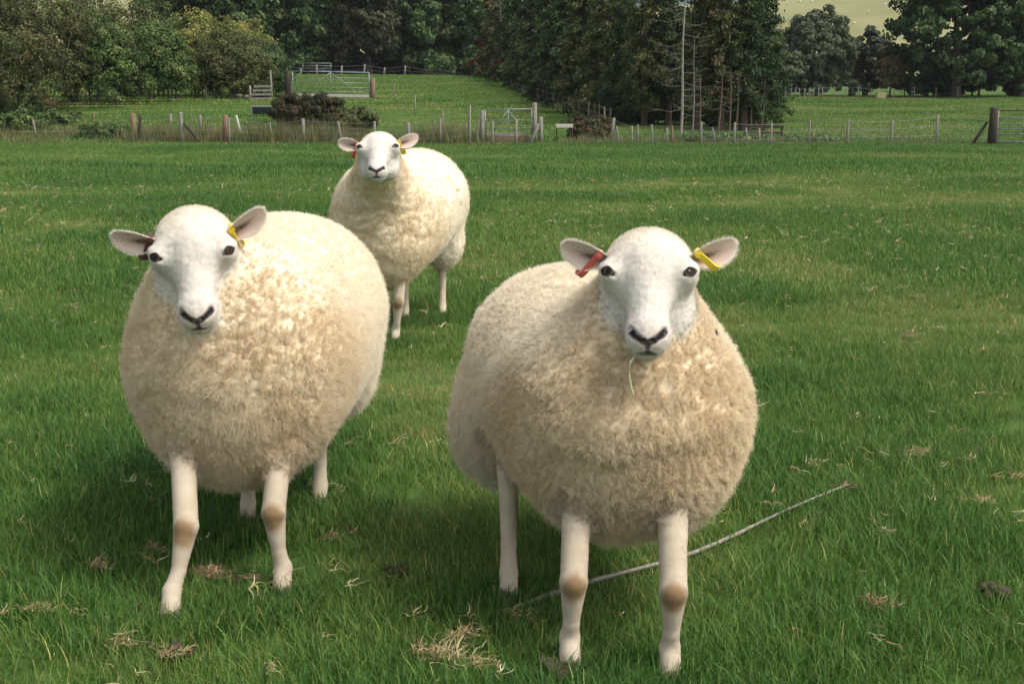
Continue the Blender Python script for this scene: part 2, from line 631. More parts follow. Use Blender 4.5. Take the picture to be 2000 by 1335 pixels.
def build_trees():
    # overgrown hedge on the left
    H = [  # px, depth, height, rx, palette, label
        (-30, 52, 6.2, 3.0, AUTUMN, 'tall brown-tinged hedge bush at the far left end of the hedge'),
        (70, 55, 5.6, 2.5, OLIVE, 'olive brown hedge bush standing behind the wire fence end post'),
        (205, 57, 3.9, 1.75, GREEN_MID, 'fresh green hedge bush with dark hollow at its foot'),
        (305, 58, 3.5, 1.75, GREEN_MID, 'rounded green hedge bush with pale bare stems showing below'),
        (160, 62, 5.8, 2.4, OLIVE, 'olive hedge bush rising behind the fresh green one'),
        (275, 64, 4.9, 2.3, OLIVE, 'dull green hedge bush in the middle of the back row'),
        (385, 64, 4.3, 2.2, YELLOW, 'yellow-topped hedge bush in the back row'),
        (452, 60, 3.2, 1.9, OLIVE, 'low dark hedge bush with twisted reddish branches beneath'),
        (478, 65, 3.7, 1.8, YELLOW, 'yellowish hedge bush near the gate end'),
        (515, 63, 2.7, 1.3, GREEN_DARK, 'clipped dark green end of the hedge beside the big gate'),
    ]
    for i, (px, d, h, rx, pal, lab) in enumerate(H):
        broadleaf('hedge_bush', lab, at_depth(px, d - 2.5), h, (rx, rx * 0.8), pal, 20 + i, 'bushes of the overgrown hedge', n_clump=360 if i in (0, 1, 2, 3, 7, 9) else 240, per=85,
                  leaf=0.065, clump=0.34, trunk_r=0.05, bole=0.0, cat='bush', stems=7, bark='bark_grey', bottom=-0.85, shell=0.40, full=True)
    # broadleaf wood at the back
    Wd = [
        (430, 112, 13.5, 4.6, GREEN_DARK, 'dark broadleaf tree rising behind the yellow hedge top'),
        (525, 118, 13, 4.6, GREEN_DARK, 'broad dark green tree behind the far field gate'),
        (622, 122, 12.5, 4.4, GREEN_DARK, 'dark green tree right behind the little far gate'),
        (722, 120, 12.5, 3.6, [(0.045, 0.05, 0.022), (0.06, 0.062, 0.028), (0.04, 0.05, 0.02), (0.085, 0.075, 0.035)], 'brownish green tree with drooping crown over the far fence'),
        (800, 122, 13, 3.8, GREEN_DARK, 'dark tree with several trunks at the field edge'),
        (872, 124, 13, 3.6, GREEN_MID, 'mid green tree at the end of the broadleaf wood'),
        (945, 122, 12.5, 3.2, GREEN_DARK, 'shaded tree between the wood and the conifers'),
        (570, 136, 16, 5.0, GREEN_DARK, 'taller tree deep in the wood, left one'),
        (760, 138, 16, 5.5, GREEN_DARK, 'taller tree deep in the wood behind the brownish tree'),
        (890, 140, 16, 5.5, GREEN_DARK, 'taller tree deep in the wood, by the conifers'),
        (350, 128, 12, 5.0, GREEN_MID, 'mid green tree beyond the hedge'),
    ]
    for i, (px, d, h, rx, pal, lab) in enumerate(Wd):
        broadleaf('broadleaf_tree', lab, at_depth(px, d), h, (rx, rx * 0.9), pal, 60 + i, 'broadleaf trees of the wood', n_clump=190, per=120, leaf=0.27,
                  clump=0.85, trunk_r=0.30, bole=0.02, bottom=-0.92, shell=0.42, full=i not in (4, 5))
    # right hand side trees
    broadleaf('willow_tree', 'round grey-green willow standing before the pale hill', at_depth(1592, 112), 7.6, (3.6, 3.2), WILLOW, 81,
              n_clump=480, per=75, leaf=0.16, clump=0.42, bole=0.0, aspect=2.4, trunk_r=0.22, full=True, bottom=-0.9)
    broadleaf('willow_tree', 'smaller grey-green willow bush hard against the last conifer', at_depth(1535, 110), 4.2, (1.9, 1.8), WILLOW, 82,
              n_clump=220, per=75, leaf=0.15, clump=0.35, bole=0.0, aspect=2.4, trunk_r=0.12, bottom=-0.9)
    broadleaf('broadleaf_tree', 'narrow dark tree right of the round willow', at_depth(1690, 114), 6.0, (2.0, 1.9), [(0.04, 0.055, 0.03), (0.055, 0.075, 0.038), (0.075, 0.09, 0.05), (0.03, 0.045, 0.022)], 83,
              n_clump=130, per=120, leaf=0.18, clump=0.5, bole=0.0, bottom=-0.9)
    broadleaf('young_tree', 'small tan-leaved tree beside the dark narrow tree', at_depth(1737, 108), 4.4, (1.15, 1.1), [(0.20, 0.15, 0.06), (0.26, 0.19, 0.09), (0.13, 0.13, 0.05), (0.22, 0.20, 0.08)], 84,
              n_clump=70, per=50, leaf=0.22, clump=0.4, bole=0.08, trunk_r=0.08)
    broadleaf('oak_tree', 'big dark oak with ragged hanging crown, the tallest tree on this side', at_depth(1868, 104), 13, (5.6, 4.8), GREEN_DARK, 85,
              n_clump=380, per=80, leaf=0.24, clump=0.6, bole=0.04, trunk_r=0.34, bottom=-0.8, shell=0.4)
    broadleaf('oak_tree', 'dark oak at the edge of the picture behind the steel gate', at_depth(1990, 106), 12, (4.2, 4.0), GREEN_DARK, 86,
              n_clump=190, per=110, leaf=0.24, clump=0.7, bole=0.04, trunk_r=0.3, bottom=-0.9)
    for i, (px, h, rx, pal, lab) in enumerate([
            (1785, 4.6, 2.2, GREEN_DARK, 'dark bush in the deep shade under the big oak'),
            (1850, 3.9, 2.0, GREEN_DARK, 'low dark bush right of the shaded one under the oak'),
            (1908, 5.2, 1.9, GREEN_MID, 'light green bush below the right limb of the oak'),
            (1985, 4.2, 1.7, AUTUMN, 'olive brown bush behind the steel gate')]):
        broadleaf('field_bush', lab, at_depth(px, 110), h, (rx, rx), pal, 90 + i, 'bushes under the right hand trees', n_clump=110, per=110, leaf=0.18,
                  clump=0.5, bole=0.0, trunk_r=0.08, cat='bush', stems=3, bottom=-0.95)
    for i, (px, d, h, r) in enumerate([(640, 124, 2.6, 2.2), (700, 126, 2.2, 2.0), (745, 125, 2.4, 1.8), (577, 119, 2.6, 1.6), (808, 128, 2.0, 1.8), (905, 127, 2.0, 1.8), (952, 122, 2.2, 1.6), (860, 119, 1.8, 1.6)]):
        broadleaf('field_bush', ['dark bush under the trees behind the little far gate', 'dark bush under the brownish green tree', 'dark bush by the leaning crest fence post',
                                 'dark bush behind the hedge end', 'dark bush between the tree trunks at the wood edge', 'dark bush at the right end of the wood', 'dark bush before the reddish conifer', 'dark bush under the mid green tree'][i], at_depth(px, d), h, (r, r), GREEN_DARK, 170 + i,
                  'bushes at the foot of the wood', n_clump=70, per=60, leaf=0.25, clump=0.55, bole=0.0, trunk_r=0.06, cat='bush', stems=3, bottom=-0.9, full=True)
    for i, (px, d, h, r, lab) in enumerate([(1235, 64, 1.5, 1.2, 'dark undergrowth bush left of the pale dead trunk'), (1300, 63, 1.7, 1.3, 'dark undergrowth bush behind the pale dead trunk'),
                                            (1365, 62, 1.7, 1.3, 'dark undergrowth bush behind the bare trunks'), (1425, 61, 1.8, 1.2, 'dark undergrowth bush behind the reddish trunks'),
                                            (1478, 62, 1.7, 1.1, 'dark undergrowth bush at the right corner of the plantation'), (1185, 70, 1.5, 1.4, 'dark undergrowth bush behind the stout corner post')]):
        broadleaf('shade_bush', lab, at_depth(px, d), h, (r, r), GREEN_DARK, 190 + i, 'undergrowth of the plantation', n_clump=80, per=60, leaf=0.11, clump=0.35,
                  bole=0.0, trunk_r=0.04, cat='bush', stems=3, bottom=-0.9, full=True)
    # conifer plantation, near corner on the right, receding to the left
    CG = [(0.027, 0.054, 0.019), (0.045, 0.078, 0.024), (0.072, 0.099, 0.03), (0.033, 0.063, 0.027)]
    CO = [(0.060, 0.082, 0.026), (0.082, 0.100, 0.032), (0.112, 0.112, 0.038), (0.048, 0.074, 0.024)]
    CR = [(0.066, 0.084, 0.028), (0.088, 0.096, 0.032), (0.115, 0.100, 0.038), (0.052, 0.074, 0.024)]
    N_ = [
        # px, depth, height, R, palette, clear, label
        (965, 108, 11.2, 2.3, CR + [(0.22, 0.05, 0.03)], 1.0, 'reddish conifer at the far left corner of the plantation'),
        (1003, 100, 10.7, 2.2, CG, 0.8, 'dark conifer behind the dead leaning spire'),
        (1040, 93, 10.2, 2.3, CG, 0.8, 'blue-dark conifer third from the far corner'),
        (1075, 86, 9.7, 2.3, CG, 0.7, 'dense dark conifer behind the white-topped stand'),
        (1108, 80, 9.2, 2.2, CG, 0.7, 'dark conifer with low skirts along the plantation fence'),
        (1142, 74, 8.8, 2.1, CO, 0.7, 'olive conifer halfway along the plantation edge'),
        (1178, 68, 8.4, 2.0, CO, 0.6, 'olive conifer above the leaning corner post'),
        (1215, 64, 8.1, 1.9, CG, 0.6, 'dark green conifer left of the dead branches'),
        (1258, 61, 7.9, 1.8, CO, 1.3, 'olive conifer behind the bare dead branches'),
        (1305, 61, 7.9, 1.7, CG, 1.8, 'shaded conifer just behind the pale dead trunk'),
        (1362, 58, 7.7, 1.55, CO, 1.9, 'yellow-tinged conifer right of the pale dead trunk'),
        (1408, 57, 7.6, 1.5, CR, 1.9, 'rust-tinged conifer with bare reddish trunk'),
        (1452, 57, 7.6, 1.5, CG, 1.2, 'green conifer next to the last one on the right'),
        (1490, 58, 7.7, 1.35, CG, 0.7, 'last conifer on the right with dark low skirts'),
        (1060, 104, 11.0, 2.8, CG, 0.7, 'tall conifer of the back row, far end'),
        (1130, 92, 10.1, 2.8, CG, 0.7, 'tall conifer of the back row behind the olive ones'),
        (1205, 80, 9.2, 2.6, CG, 0.7, 'tall conifer of the back row left of the dead trunk'),
        (1290, 72, 8.7, 2.5, CG, 0.7, 'tall conifer of the back row behind the dead trunk'),
        (1375, 68, 8.4, 2.4, CG, 0.7, 'tall conifer of the back row behind the rust-tinged one'),
        (1455, 66, 8.2, 1.9, CG, 0.6, 'tall conifer of the back row by the open field'),
    ]
    for i, (px, d, h, R, pal, cl, lab) in enumerate(N_):
        conifer(lab, at_depth(px, d), h, R, pal, 120 + i, clear=cl, bare=0.9 if cl > 1 else 0, weights=W4[:len(pal)] if len(pal) == 4 else W4 + [0.9], leaf=0.062 if d < 70 else 0.09,
                dens=1.0 if d < 75 else 0.8)
    dead_tree('tall pale dead trunk with bare side branches at the plantation edge', at_depth(1330, 53.5), 7.0, 3, 0.058, 48, 1.9, z0=0.75)
    dead_tree('thin bare grey trunk just right of the pale dead one', at_depth(1352, 54.5), 4.2, 4, 0.045, 16, 0.7, bark='bark_grey')
    for i, (px, h, lab) in enumerate([(1366, 2.6, 'slim bare pole trunk, first in the group under the conifers'), (1402, 3.0, 'bare trunk leaning left under the rust-tinged conifer'),
                                      (1424, 2.8, 'reddish bare trunk in the group under the conifers'), (1437, 2.7, 'reddish bare trunk beside the dark gap'),
                                      (1466, 2.6, 'thin bare trunk right of the dark gap'), (1486, 2.4, 'outermost bare trunk beside the open field')]):
        dead_tree(lab, at_depth(px, 55.0 + 0.3 * i), h, 30 + i, 0.045, 10, 0.55, bark='bark_red', group='bare trunks under the conifers', lean=[-0.02, 0.05, 0, 0.02, -0.03, 0.04][i])
    dead_tree('dead grey conifer spire with drooping bare branches', at_depth(985, 103), 9.2, 5, 0.07, 46, 1.8, lean=-0.05, z0=2.6, bark='bark_grey')
    # low scrub
    broadleaf('gorse_bush', 'brown gorse bush in front of the big gate', at_depth(602, 49), 1.5, (1.45, 0.8),
              [(0.035, 0.04, 0.018), (0.06, 0.05, 0.025), (0.085, 0.06, 0.035), (0.05, 0.065, 0.02)], 140, n_clump=150, per=160, leaf=0.04, clump=0.20, bole=0.0,
              trunk_r=0.03, cat='bush', stems=6, bottom=-0.95, aspect=2.6)
    broadleaf('gorse_bush', 'low greenish gorse clump trailing right of the brown one', at_depth(690, 48.5), 0.95, (0.95, 0.7), OLIVE, 141,
              n_clump=90, per=80, leaf=0.06, clump=0.2, bole=0.0, trunk_r=0.02, cat='bush', stems=5, bottom=-0.95, aspect=2.4)
    broadleaf('bramble_bush', 'rusty bramble bush beside the white-topped stand', at_depth(1150, 47.5), 0.95, (0.85, 0.6),
              [(0.05, 0.06, 0.02), (0.085, 0.06, 0.03), (0.11, 0.075, 0.04), (0.06, 0.075, 0.025)], 142, n_clump=90, per=90, leaf=0.06, clump=0.2, bole=0.0,
              trunk_r=0.02, cat='bush', stems=5, bottom=-0.95)
    for i, (px, d, h, r, lab) in enumerate([(205, 46.5, 0.6, 0.9, 'low dark nettle clump by the bare earth track'), (30, 48, 0.9, 1.2, 'dark nettle bank under the tall hedge'),
                                            (110, 49, 0.7, 1.0, 'nettle bank behind the leftmost fence post'), (25, 50, 2.4, 1.5, 'dark bramble mass filling the left corner below the hedge'), (1580, 45.5, 0.22, 1.1, 'low green weeds along the right hand fence'),
                                            (1400, 45.5, 0.25, 1.6, 'dark weeds at the foot of the conifer fence')]):
        broadleaf('nettle_clump', lab, at_depth(px, d), h, (r, 0.5), GREEN_MID, 150 + i, 'weeds along the fences', n_clump=90, per=70, leaf=0.07, clump=0.18,
                  bole=0.0, trunk_r=0.01, cat='plant', stems=4, bottom=-0.95)


build_trees()


def build_haze():
    mb = MB()
    mb.box((0, 785, 83), (6000, 1710, 174))
    m = bpy.data.materials.new('haze')
    m.use_nodes = True
    nt = m.node_tree
    nt.nodes.remove(nt.nodes['Principled BSDF'])
    v = nt.nodes.new('ShaderNodeVolumePrincipled')
    v.inputs['Color'].default_value = (0.86, 0.91, 0.97, 1)
    v.inputs['Density'].default_value = 0.00012
    nt.links.new(v.outputs[0], nt.nodes['Material Output'].inputs['Volume'])
    o = mb.build('haze', m)
    tag(o, 'thin pale air between the camera and the hills', kind='stuff')


build_haze()
# ------------------------------------------------------------------ fences, gates, small farm things
def post_mesh(mb, foot, top, r, square=False):
    foot, top = np.asarray(foot, float), np.asarray(top, float)
    d = top - foot
    q = [foot - 0.2 * d / np.linalg.norm(d), foot + d * 0.5 + RNG.normal(size=3) * 0.006, top - d * 0.02, top]
    mb.tube(q, [r * 1.06, r, r * 0.97, r * 0.8], 4 if square else 8, jitter=0.05)


def add_post(parent, px0, y0, px1, y1, depth, r, mat, name='post', square=False, label=None):
    """post seen from its foot pixel (px1, y1) to its top pixel (px0, y0)"""
    base = np.array(parent.location)
    foot = at_depth(px1, depth)
    top = foot + np.array([(px0 - px1) * depth / FPX, RNG.normal() * 0.03, (y1 - y0) * depth / FPX])
    mb = MB()
    post_mesh(mb, foot - base, top - base, r, square)
    o = mb.build(name, M[mat], parent, smooth=not square)
    if label: o['label'] = label
    return foot, top


def wires(parent, pts, n, lo, hi, r=0.004, sag=0.02, name='wire', lean=None):
    base = np.array(parent.location)
    for k in range(n):
        t = lo + (hi - lo) * k / max(1, n - 1)
        mb = MB()
        Q = []
        for (f1, t1), (f2, t2) in zip(pts[:-1], pts[1:]):
            a = f1 + (t1 - f1) * t
            b = f2 + (t2 - f2) * t
            for s in np.linspace(0, 1, 5)[:-1]:
                Q.append(a + (b - a) * s - np.array([0, 0, sag * 4 * s * (1 - s)]))
        Q.append(pts[-1][0] + (pts[-1][1] - pts[-1][0]) * t)
        Q = np.array(Q) - base + np.array([0, -0.05, 0])
        mb.tube(Q, r, 4)
        mb.build(name, M['wire'], parent)


def farm_gate(parent, A, B, z0, z1, rails, brace='v', r=0.022, mat='galv', skip_low=False):
    """tubular gate hung between two ground points A and B, rails at the given heights"""
    base = np.array(parent.location)
    A, B = np.asarray(A, float) - base, np.asarray(B, float) - base
    up = np.array([0, 0, 1.0])
    for z in rails:
        mb = MB()
        mb.tube([A + up * z, B + up * z], r if z in (rails[0], rails[-1]) else r * 0.75, 6)
        mb.build('rail', M[mat], parent, smooth=True)
    for P in (A, B):
        mb = MB()
        mb.tube([P + up * z0, P + up * z1], r, 6)
        mb.build('upright', M[mat], parent, smooth=True)
    c = (A + B) / 2
    off = np.array([0, -r * 1.6, 0])
    if brace:
        mb = MB()
        mb.tube([c + up * z0 + off, c + up * z1 + off], r * 0.7, 6)
        mb.build('upright', M[mat], parent, smooth=True)
        for s in (A, B):
            e = c + (s - c) * 0.62
            mb = MB()
            mb.tube([c + up * (z1 - 0.03) + off, e + up * (z0 + (z1 - z0) * 0.28) + off], r * 0.7, 6)
            mb.build('brace', M[mat], parent, smooth=True)


def build_fences():
    D = 44.0
    # long wire fence across the foot of the field, left part
    f = empty('wire_fence', at_depth(400, D), 'old wire fence of uneven grey posts before the gorse bush', 'fence')
    line = [add_post(f, 68, 215, 71, 253, 46.5, 0.045, 'wood_grey')]
    line.append(add_post(f, 262, 214, 263, 268, 45.2, 0.11, 'wood_brown', label='broad dull brown strainer post'))
    line.append(add_post(f, 277, 228, 272, 281, 44.4, 0.06, 'wood_dark'))
    line.append(add_post(f, 356, 225, 357, 284, D, 0.075, 'wood_grey'))
    add_post(f, 361, 243, 392, 282, D - 0.1, 0.05, 'wood_dark', 'strut')
    line.append(add_post(f, 443, 228, 443, 282, D, 0.10, 'wood_brown', label='broad flat brown post'))
    add_post(f, 450, 233, 449, 281, D - 0.15, 0.04, 'wood_grey')
    line.append(add_post(f, 528, 224, 529, 262, D + 0.6, 0.05, 'wood_grey'))
    line.append(add_post(f, 593, 233, 593, 281, D, 0.06, 'wood_grey'))
    line.append(add_post(f, 661, 232, 668, 276, D, 0.045, 'wood_grey', label='thin post leaning to the left'))
    line.append(add_post(f, 732, 219, 731, 262, D, 0.05, 'wood_grey'))
    line.append(add_post(f, 798, 226, 798, 268, D, 0.07, 'wood_grey'))
    line.append(add_post(f, 860, 226, 860, 277, D, 0.045, 'wood_grey'))
    line.append(add_post(f, 918, 197, 917, 273, D, 0.045, 'wood_grey', label='taller thin post'))
    wires(f, line, 4, 0.25, 0.93)
    # posts of an older fence line behind it
    f2 = empty('wire_fence', at_depth(430, 48), 'second broken row of grey posts behind the front fence', 'fence')
    l2 = [add_post(f2, 184, 215, 183, 236, 50, 0.05, 'wood_brown'),
          add_post(f2, 334, 206, 334, 235, 49, 0.06, 'wood_grey'),
          add_post(f2, 393, 210, 394, 254, 47, 0.055, 'wood_grey'),
          add_post(f2, 463, 205, 472, 249, 47, 0.05, 'wood_white', label='pale post leaning over')]
    wires(f2, l2, 2, 0.5, 0.9)
    f3 = empty('wire_fence', at_depth(800, 58), 'row of thin stakes across the middle of the far slope', 'fence')
    l3 = [add_post(f3, 770, 161, 770, 197, 60, 0.03, 'wood_grey'), add_post(f3, 811, 177, 811, 215, 55, 0.035, 'wood_grey'),
          add_post(f3, 866, 188, 864, 222, 52, 0.035, 'wood_grey'), add_post(f3, 895, 220, 895, 252, 47, 0.045, 'wood_brown'),
          add_post(f3, 910, 208, 911, 240, 48, 0.03, 'wood_grey')]
    wires(f3, l3, 2, 0.5, 0.9, 0.003)
    # right part of the long fence
    g = empty('wire_fence', at_depth(1400, 43), 'wire netting fence of thin stakes below the conifers', 'fence')
    lr = [add_post(g, 1198, 206, 1194, 257, 45, 0.06, 'wood_grey', label='stout pale corner post')]
    add_post(g, 1203, 221, 1210, 256, 44.9, 0.035, 'wood_grey', 'strut')
    for (a, y0, b, y1, d, r, mt) in [(1234, 223, 1234, 259, 44.6, .035, 'wood_grey'), (1245, 218, 1245, 255, 45.4, .035, 'wood_grey'),
                                     (1272, 224, 1272, 261, 44.4, .04, 'wood_grey'), (1302, 221, 1302, 252, 45.4, .045, 'wood_grey'),
                                     (1312, 229, 1313, 264, 44, .04, 'wood_brown'), (1338, 224, 1338, 248, 46, .03, 'wood_grey'),
                                     (1369, 224, 1369, 269, 43, .035, 'wood_grey'), (1390, 228, 1398, 259, 44.5, .03, 'wood_grey'),
                                     (1434, 226, 1434, 271, 43, .04, 'wood_grey'), (1455, 224, 1460, 254, 45, .035, 'wood_grey'),
                                     (1482, 224, 1483, 254, 45, .035, 'wood_grey'), (1506, 225, 1505, 269, 43, .04, 'wood_grey'),
                                     (1580, 224, 1579, 271, 43, .035, 'wood_grey'), (1655, 218, 1654, 266, 43, .045, 'wood_grey'),
                                     (1740, 213, 1739, 258, 43.5, .045, 'wood_grey'), (1830, 200, 1828, 255, 44, .05, 'wood_grey')]:
        q = add_post(g, a, y0, b, y1, d, r, mt)
        if d < 44.65: lr.append(q)
    lr.append((at_depth(1930, 43.5), at_depth(1930, 43.5) + np.array([0, 0, 0.95])))
    wires(g, lr, 3, 0.3, 0.93, 0.004, 0.01)
    net = MB()
    base = np.array(g.location)
    for (f1, t1), (f2_, t2) in zip(lr[:-1], lr[1:]):
        n = max(2, int(np.linalg.norm(f2_ - f1) / 0.16))
        for s in (np.arange(n) + 0.5) / n:
            a = f1 + (f2_ - f1) * s
            b = t1 + (t2 - t1) * s
            net.tube([a - base - (0, 0.05, 0), a + (b - a) * 0.78 - base - (0, 0.05, 0)], 0.0022, 3, cap=False)
        for z in (0.12, 0.22, 0.4, 0.52, 0.64):
            net.tube([f1 + (t1 - f1) * z - base - (0, 0.05, 0), f2_ + (t2 - f2_) * z - base - (0, 0.05, 0)], 0.0022, 3, cap=False)
    tag(net.build('netting', M['wire'], g), kind='stuff')
    # dark wooden rail hurdle behind it
    h = empty('wooden_hurdle', at_depth(1490, 47.5), 'dark weathered wooden rail standing behind the netting fence', 'hurdle')
    hb = np.array(h.location)
    ends = []
    for px, y0 in ((1456, 227), (1490, 226), (1525, 223)):
        a, b = add_post(h, px, y0, px, y0 + 30, 47.5, 0.05, 'wood_dark')
        ends.append(b)
    for dz in (0.0, -0.22):
        mb = MB()
        mb.bar(ends[0] - hb + (-0.1, -0.07, dz), ends[2] - hb + (0.05, -0.07, dz), 0.10, 0.035)
        mb.build('rail', M['wood_dark'], h)
    # plantation fence receding to the left
    p = empty('plantation_fence', at_depth(1100, 70), 'close row of dark stakes along the foot of the plantation', 'fence')
    lp = []
    for i, px in enumerate(np.linspace(1000, 1190, 20)):
        d = 94 - (px - 1000) / 190 * 40
        lp.append(add_post(p, px + RNG.normal(), 0, px, 1.15 * FPX / d, d, 0.045, 'wood_dark' if i % 3 else 'wood_brown'))
    wires(p, lp, 3, 0.35, 0.93, 0.005)
    # fence on the crest behind the big gate
    c = empty('crest_fence', at_depth(780, 112), 'spaced pale posts of the fence along the crest before the wood', 'fence')
    lc = []
    for (a, y0, b, y1, mt) in [(561, 107, 561, 128, 'wood_grey'), (588, 117, 587, 130, 'wood_grey'), (619, 112, 619, 132, 'wood_grey'), (668, 125, 667, 143, 'wood_grey'),
                               (713, 127, 710, 148, 'wood_grey'), (752, 137, 750, 152, 'wood_grey'), (792, 136, 790, 155, 'wood_grey'), (834, 145, 833, 157, 'wood_dark'),
                               (868, 153, 867, 168, 'wood_dark'), (900, 156, 898, 171, 'wood_dark'), (932, 165, 931, 175, 'wood_dark')]:
        lc.append(add_post(c, a, y0, b, y1, 110, 0.085, mt))
    wires(c, lc, 2, 0.5, 0.9, 0.008)
    # far gate, tiny
    fg = empty('field_gate', at_depth(620, 108), 'small distant steel gate on the crest behind the big gate', 'gate', )
    farm_gate(fg, at_depth(592, 108), at_depth(647, 108), 0.25, 1.0, [0.3, 0.55, 0.78, 1.0], None, 0.03)
    # fence along the top of the right field
    t = empty('top_fence', at_depth(1560, 104), 'row of pale stakes along the top of the right field under the willows', 'fence')
    lt = [add_post(t, px + RNG.normal() * 1.0, 0, px, RNG.uniform(17, 24), 103, 0.045, 'wood_grey') for px in
          list(range(1498, 1612, 9)) + [1630, 1652, 1676, 1700, 1745, 1785, 1827, 1870]]
    wires(t, lt, 2, 0.5, 0.9, 0.006)
    # big gate with timber boards
    bgt = empty('field_gate', at_depth(645, 57), 'big galvanised five bar gate between timber posts', 'gate')
    A, B = at_depth(573, 57), at_depth(722, 57)
    farm_gate(bgt, A, B, 0.18, 1.32, [0.20, 0.42, 0.62, 0.84, 1.06, 1.32], 'v', 0.022)
    add_post(bgt, 564, 130, 563, 186, 57.2, 0.13, 'wood_dark', 'gatepost', label='thick dark gatepost')
    add_post(bgt, 729, 151, 728, 197, 57, 0.12, 'wood_brown', 'gatepost', label='reddish brown gatepost')
    bb = np.array(bgt.location)
    for z in (0.10, 0.27):
        mb = MB()
        mb.bar(A - bb + (0.05, -0.09, z), B - bb + (0.0, -0.09, z - 0.02), 0.12, 0.03)
        mb.build('board', M['wood_white'], bgt)
    # slatted hurdle by the hedge end
    hp = empty('slat_fence', at_depth(510, 56), 'short fence of pale slats between hedge and big gate', 'fence')
    hb = np.array(hp.location)
    add_post(hp, 530, 131, 531, 190, 56, 0.045, 'wood_grey')
    add_post(hp, 489, 160, 489, 190, 56, 0.05, 'wood_grey')
    a, b = at_depth(487, 55.9), at_depth(531, 55.9)
    for z, x0 in ((0.12, 0), (0.30, 0.05), (0.48, 0.2), (0.66, 0.25)):
        mb = MB()
        mb.bar(a - hb + (x0, -0.06, z), b - hb + (0.02, -0.06, z + 0.02), 0.09, 0.025)
        mb.build('slat', M['wood_grey'], hp)
    tp = empty('leaning_stake', at_depth(405, 57), 'tall pale stake leaning at the edge of the hedge', 'post')
    mb = MB()
    post_mesh(mb, (0, 0, 0), (-0.16, 0, 1.5), 0.05)
    mb.build('stake', M['wood_white'], tp, smooth=True)
    # feed rack and stand
    fr = empty('feed_rack', at_depth(512, 50), 'metal framed feed rack with dark panel beside the gorse', 'rack')
    fb = np.array(fr.location)
    w = 0.42
    for s in (-1, 1):
        for dy in (0, 0.45):
            mb = MB()
            mb.tube([(s * w, dy, -0.05), (s * w, dy, 0.74)], 0.025, 6)
            mb.build('leg', M['galv'], fr)
    for dy in (0, 0.45):
        mb = MB()
        mb.tube([(-w, dy, 0.74), (w, dy, 0.74)], 0.025, 6)
        mb.build('rail', M['galv'], fr)
    mb = MB()
    mb.add([(-w + .03, 0.02, .70), (w - .03, 0.02, .70), (w - .03, 0.10, .42), (-w + .03, 0.10, .42), (w - .03, 0.43, .70), (-w + .03, 0.43, .70), (w - .03, 0.35, .42), (-w + .03, 0.35, .42)],
           [(0, 1, 2, 3), (5, 7, 6, 4), (3, 2, 6, 7), (0, 3, 7, 5), (1, 4, 6, 2)])
    mb.build('trough', M['dark_sheet'], fr)
    st = empty('feed_stand', at_depth(1102, 47), 'white-topped wooden stand with dark legs beside the bramble', 'stand')
    mb = MB()
    mb.box((0, 0.12, 0.66), (0.66, 0.42, 0.045))
    mb.box((0, -0.10, 0.60), (0.64, 0.022, 0.08))
    mb.build('top_board', M['wood_white'], st)
    for x, r, mt in ((-0.29, 0.02, 'wood_dark'), (0.23, 0.03, 'wood_dark'), (0.30, 0.04, 'wood_dark')):
        for dy in (0, 0.26):
            mb = MB()
            mb.tube([(x, dy, -0.05), (x, dy, 0.637)], r, 6)
            mb.build('leg', M[mt], st)
    mb = MB()
    mb.box((-0.02, -0.15, 0.07), (0.36, 0.14, 0.05))
    mb.build('foot_board', M['wood_white'], st)
    pl = empty('loose_board', at_depth(1178, 44.8), 'short white board lying by the stout corner post', 'board')
    mb = MB()
    mb.box((0, 0, 0.10), (0.30, 0.12, 0.05), Matrix.Rotation(0.15, 3, 'Y'))
    mb.build('plank', M['wood_white'], pl)
    # small gate with grey posts
    sg = empty('field_gate', at_depth(995, 45), 'small steel gate between weathered posts with a propped strut', 'gate')
    A, B = at_depth(948, 45.4), at_depth(1038, 45.4)
    farm_gate(sg, A, B, 0.25, 1.24, [0.28, 0.55, 0.84, 1.24], 'v', 0.022)
    add_post(sg, 942, 197, 942, 261, 45.2, 0.085, 'wood_grey', 'gatepost')
    add_post(sg, 935, 212, 931, 258, 45.4, 0.045, 'wood_grey', 'gatepost')
    add_post(sg, 1044, 187, 1044, 265, 45.2, 0.085, 'wood_grey', 'gatepost')
    add_post(sg, 1056, 215, 1056, 267, 44.9, 0.085, 'wood_grey', 'gatepost')
    add_post(sg, 1052, 230, 1036, 269, 44.6, 0.05, 'wood_grey', 'strut')
    add_post(sg, 1053, 232, 1028, 262, 44.8, 0.03, 'wood_grey', 'strut')
    sb = np.array(sg.location)
    for z, mt in ((0.10, 'wood_brown'), (0.24, 'wood_brown'), (0.36, 'wood_grey')):
        mb = MB()
        mb.bar(A - sb + (0.05, -0.12, z), B - sb + (-0.15, -0.12, z), 0.10, 0.03)
        mb.build('board', M[mt], sg)
    add_post(sg, 962, 225, 962, 271, 44.2, 0.045, 'wood_grey')
    add_post(sg, 1008, 226, 1008, 275, 44, 0.045, 'wood_grey')
    # gate at the right edge
    rg = empty('field_gate', at_depth(1970, 43), 'steel field gate with thick dark post at the right edge', 'gate')
    A, B = at_depth(1945, 43), at_depth(2150, 43)
    farm_gate(rg, A, B, 0.10, 1.20, [0.12, 0.38, 0.56, 0.74, 0.94], 'v', 0.027)
    mb = MB()
    rb = np.array(rg.location)
    mb.tube([A - rb + (0, 0, 1.20), B - rb + (0, 0, 1.20)], 0.025, 6)
    mb.build('rail', M['wood_dark'], rg)
    add_post(rg, 1937, 179, 1936, 252, 43, 0.155, 'wood_dark', 'gatepost')
    add_post(rg, 1925, 207, 1898, 251, 43.1, 0.055, 'wood_dark', 'strut')
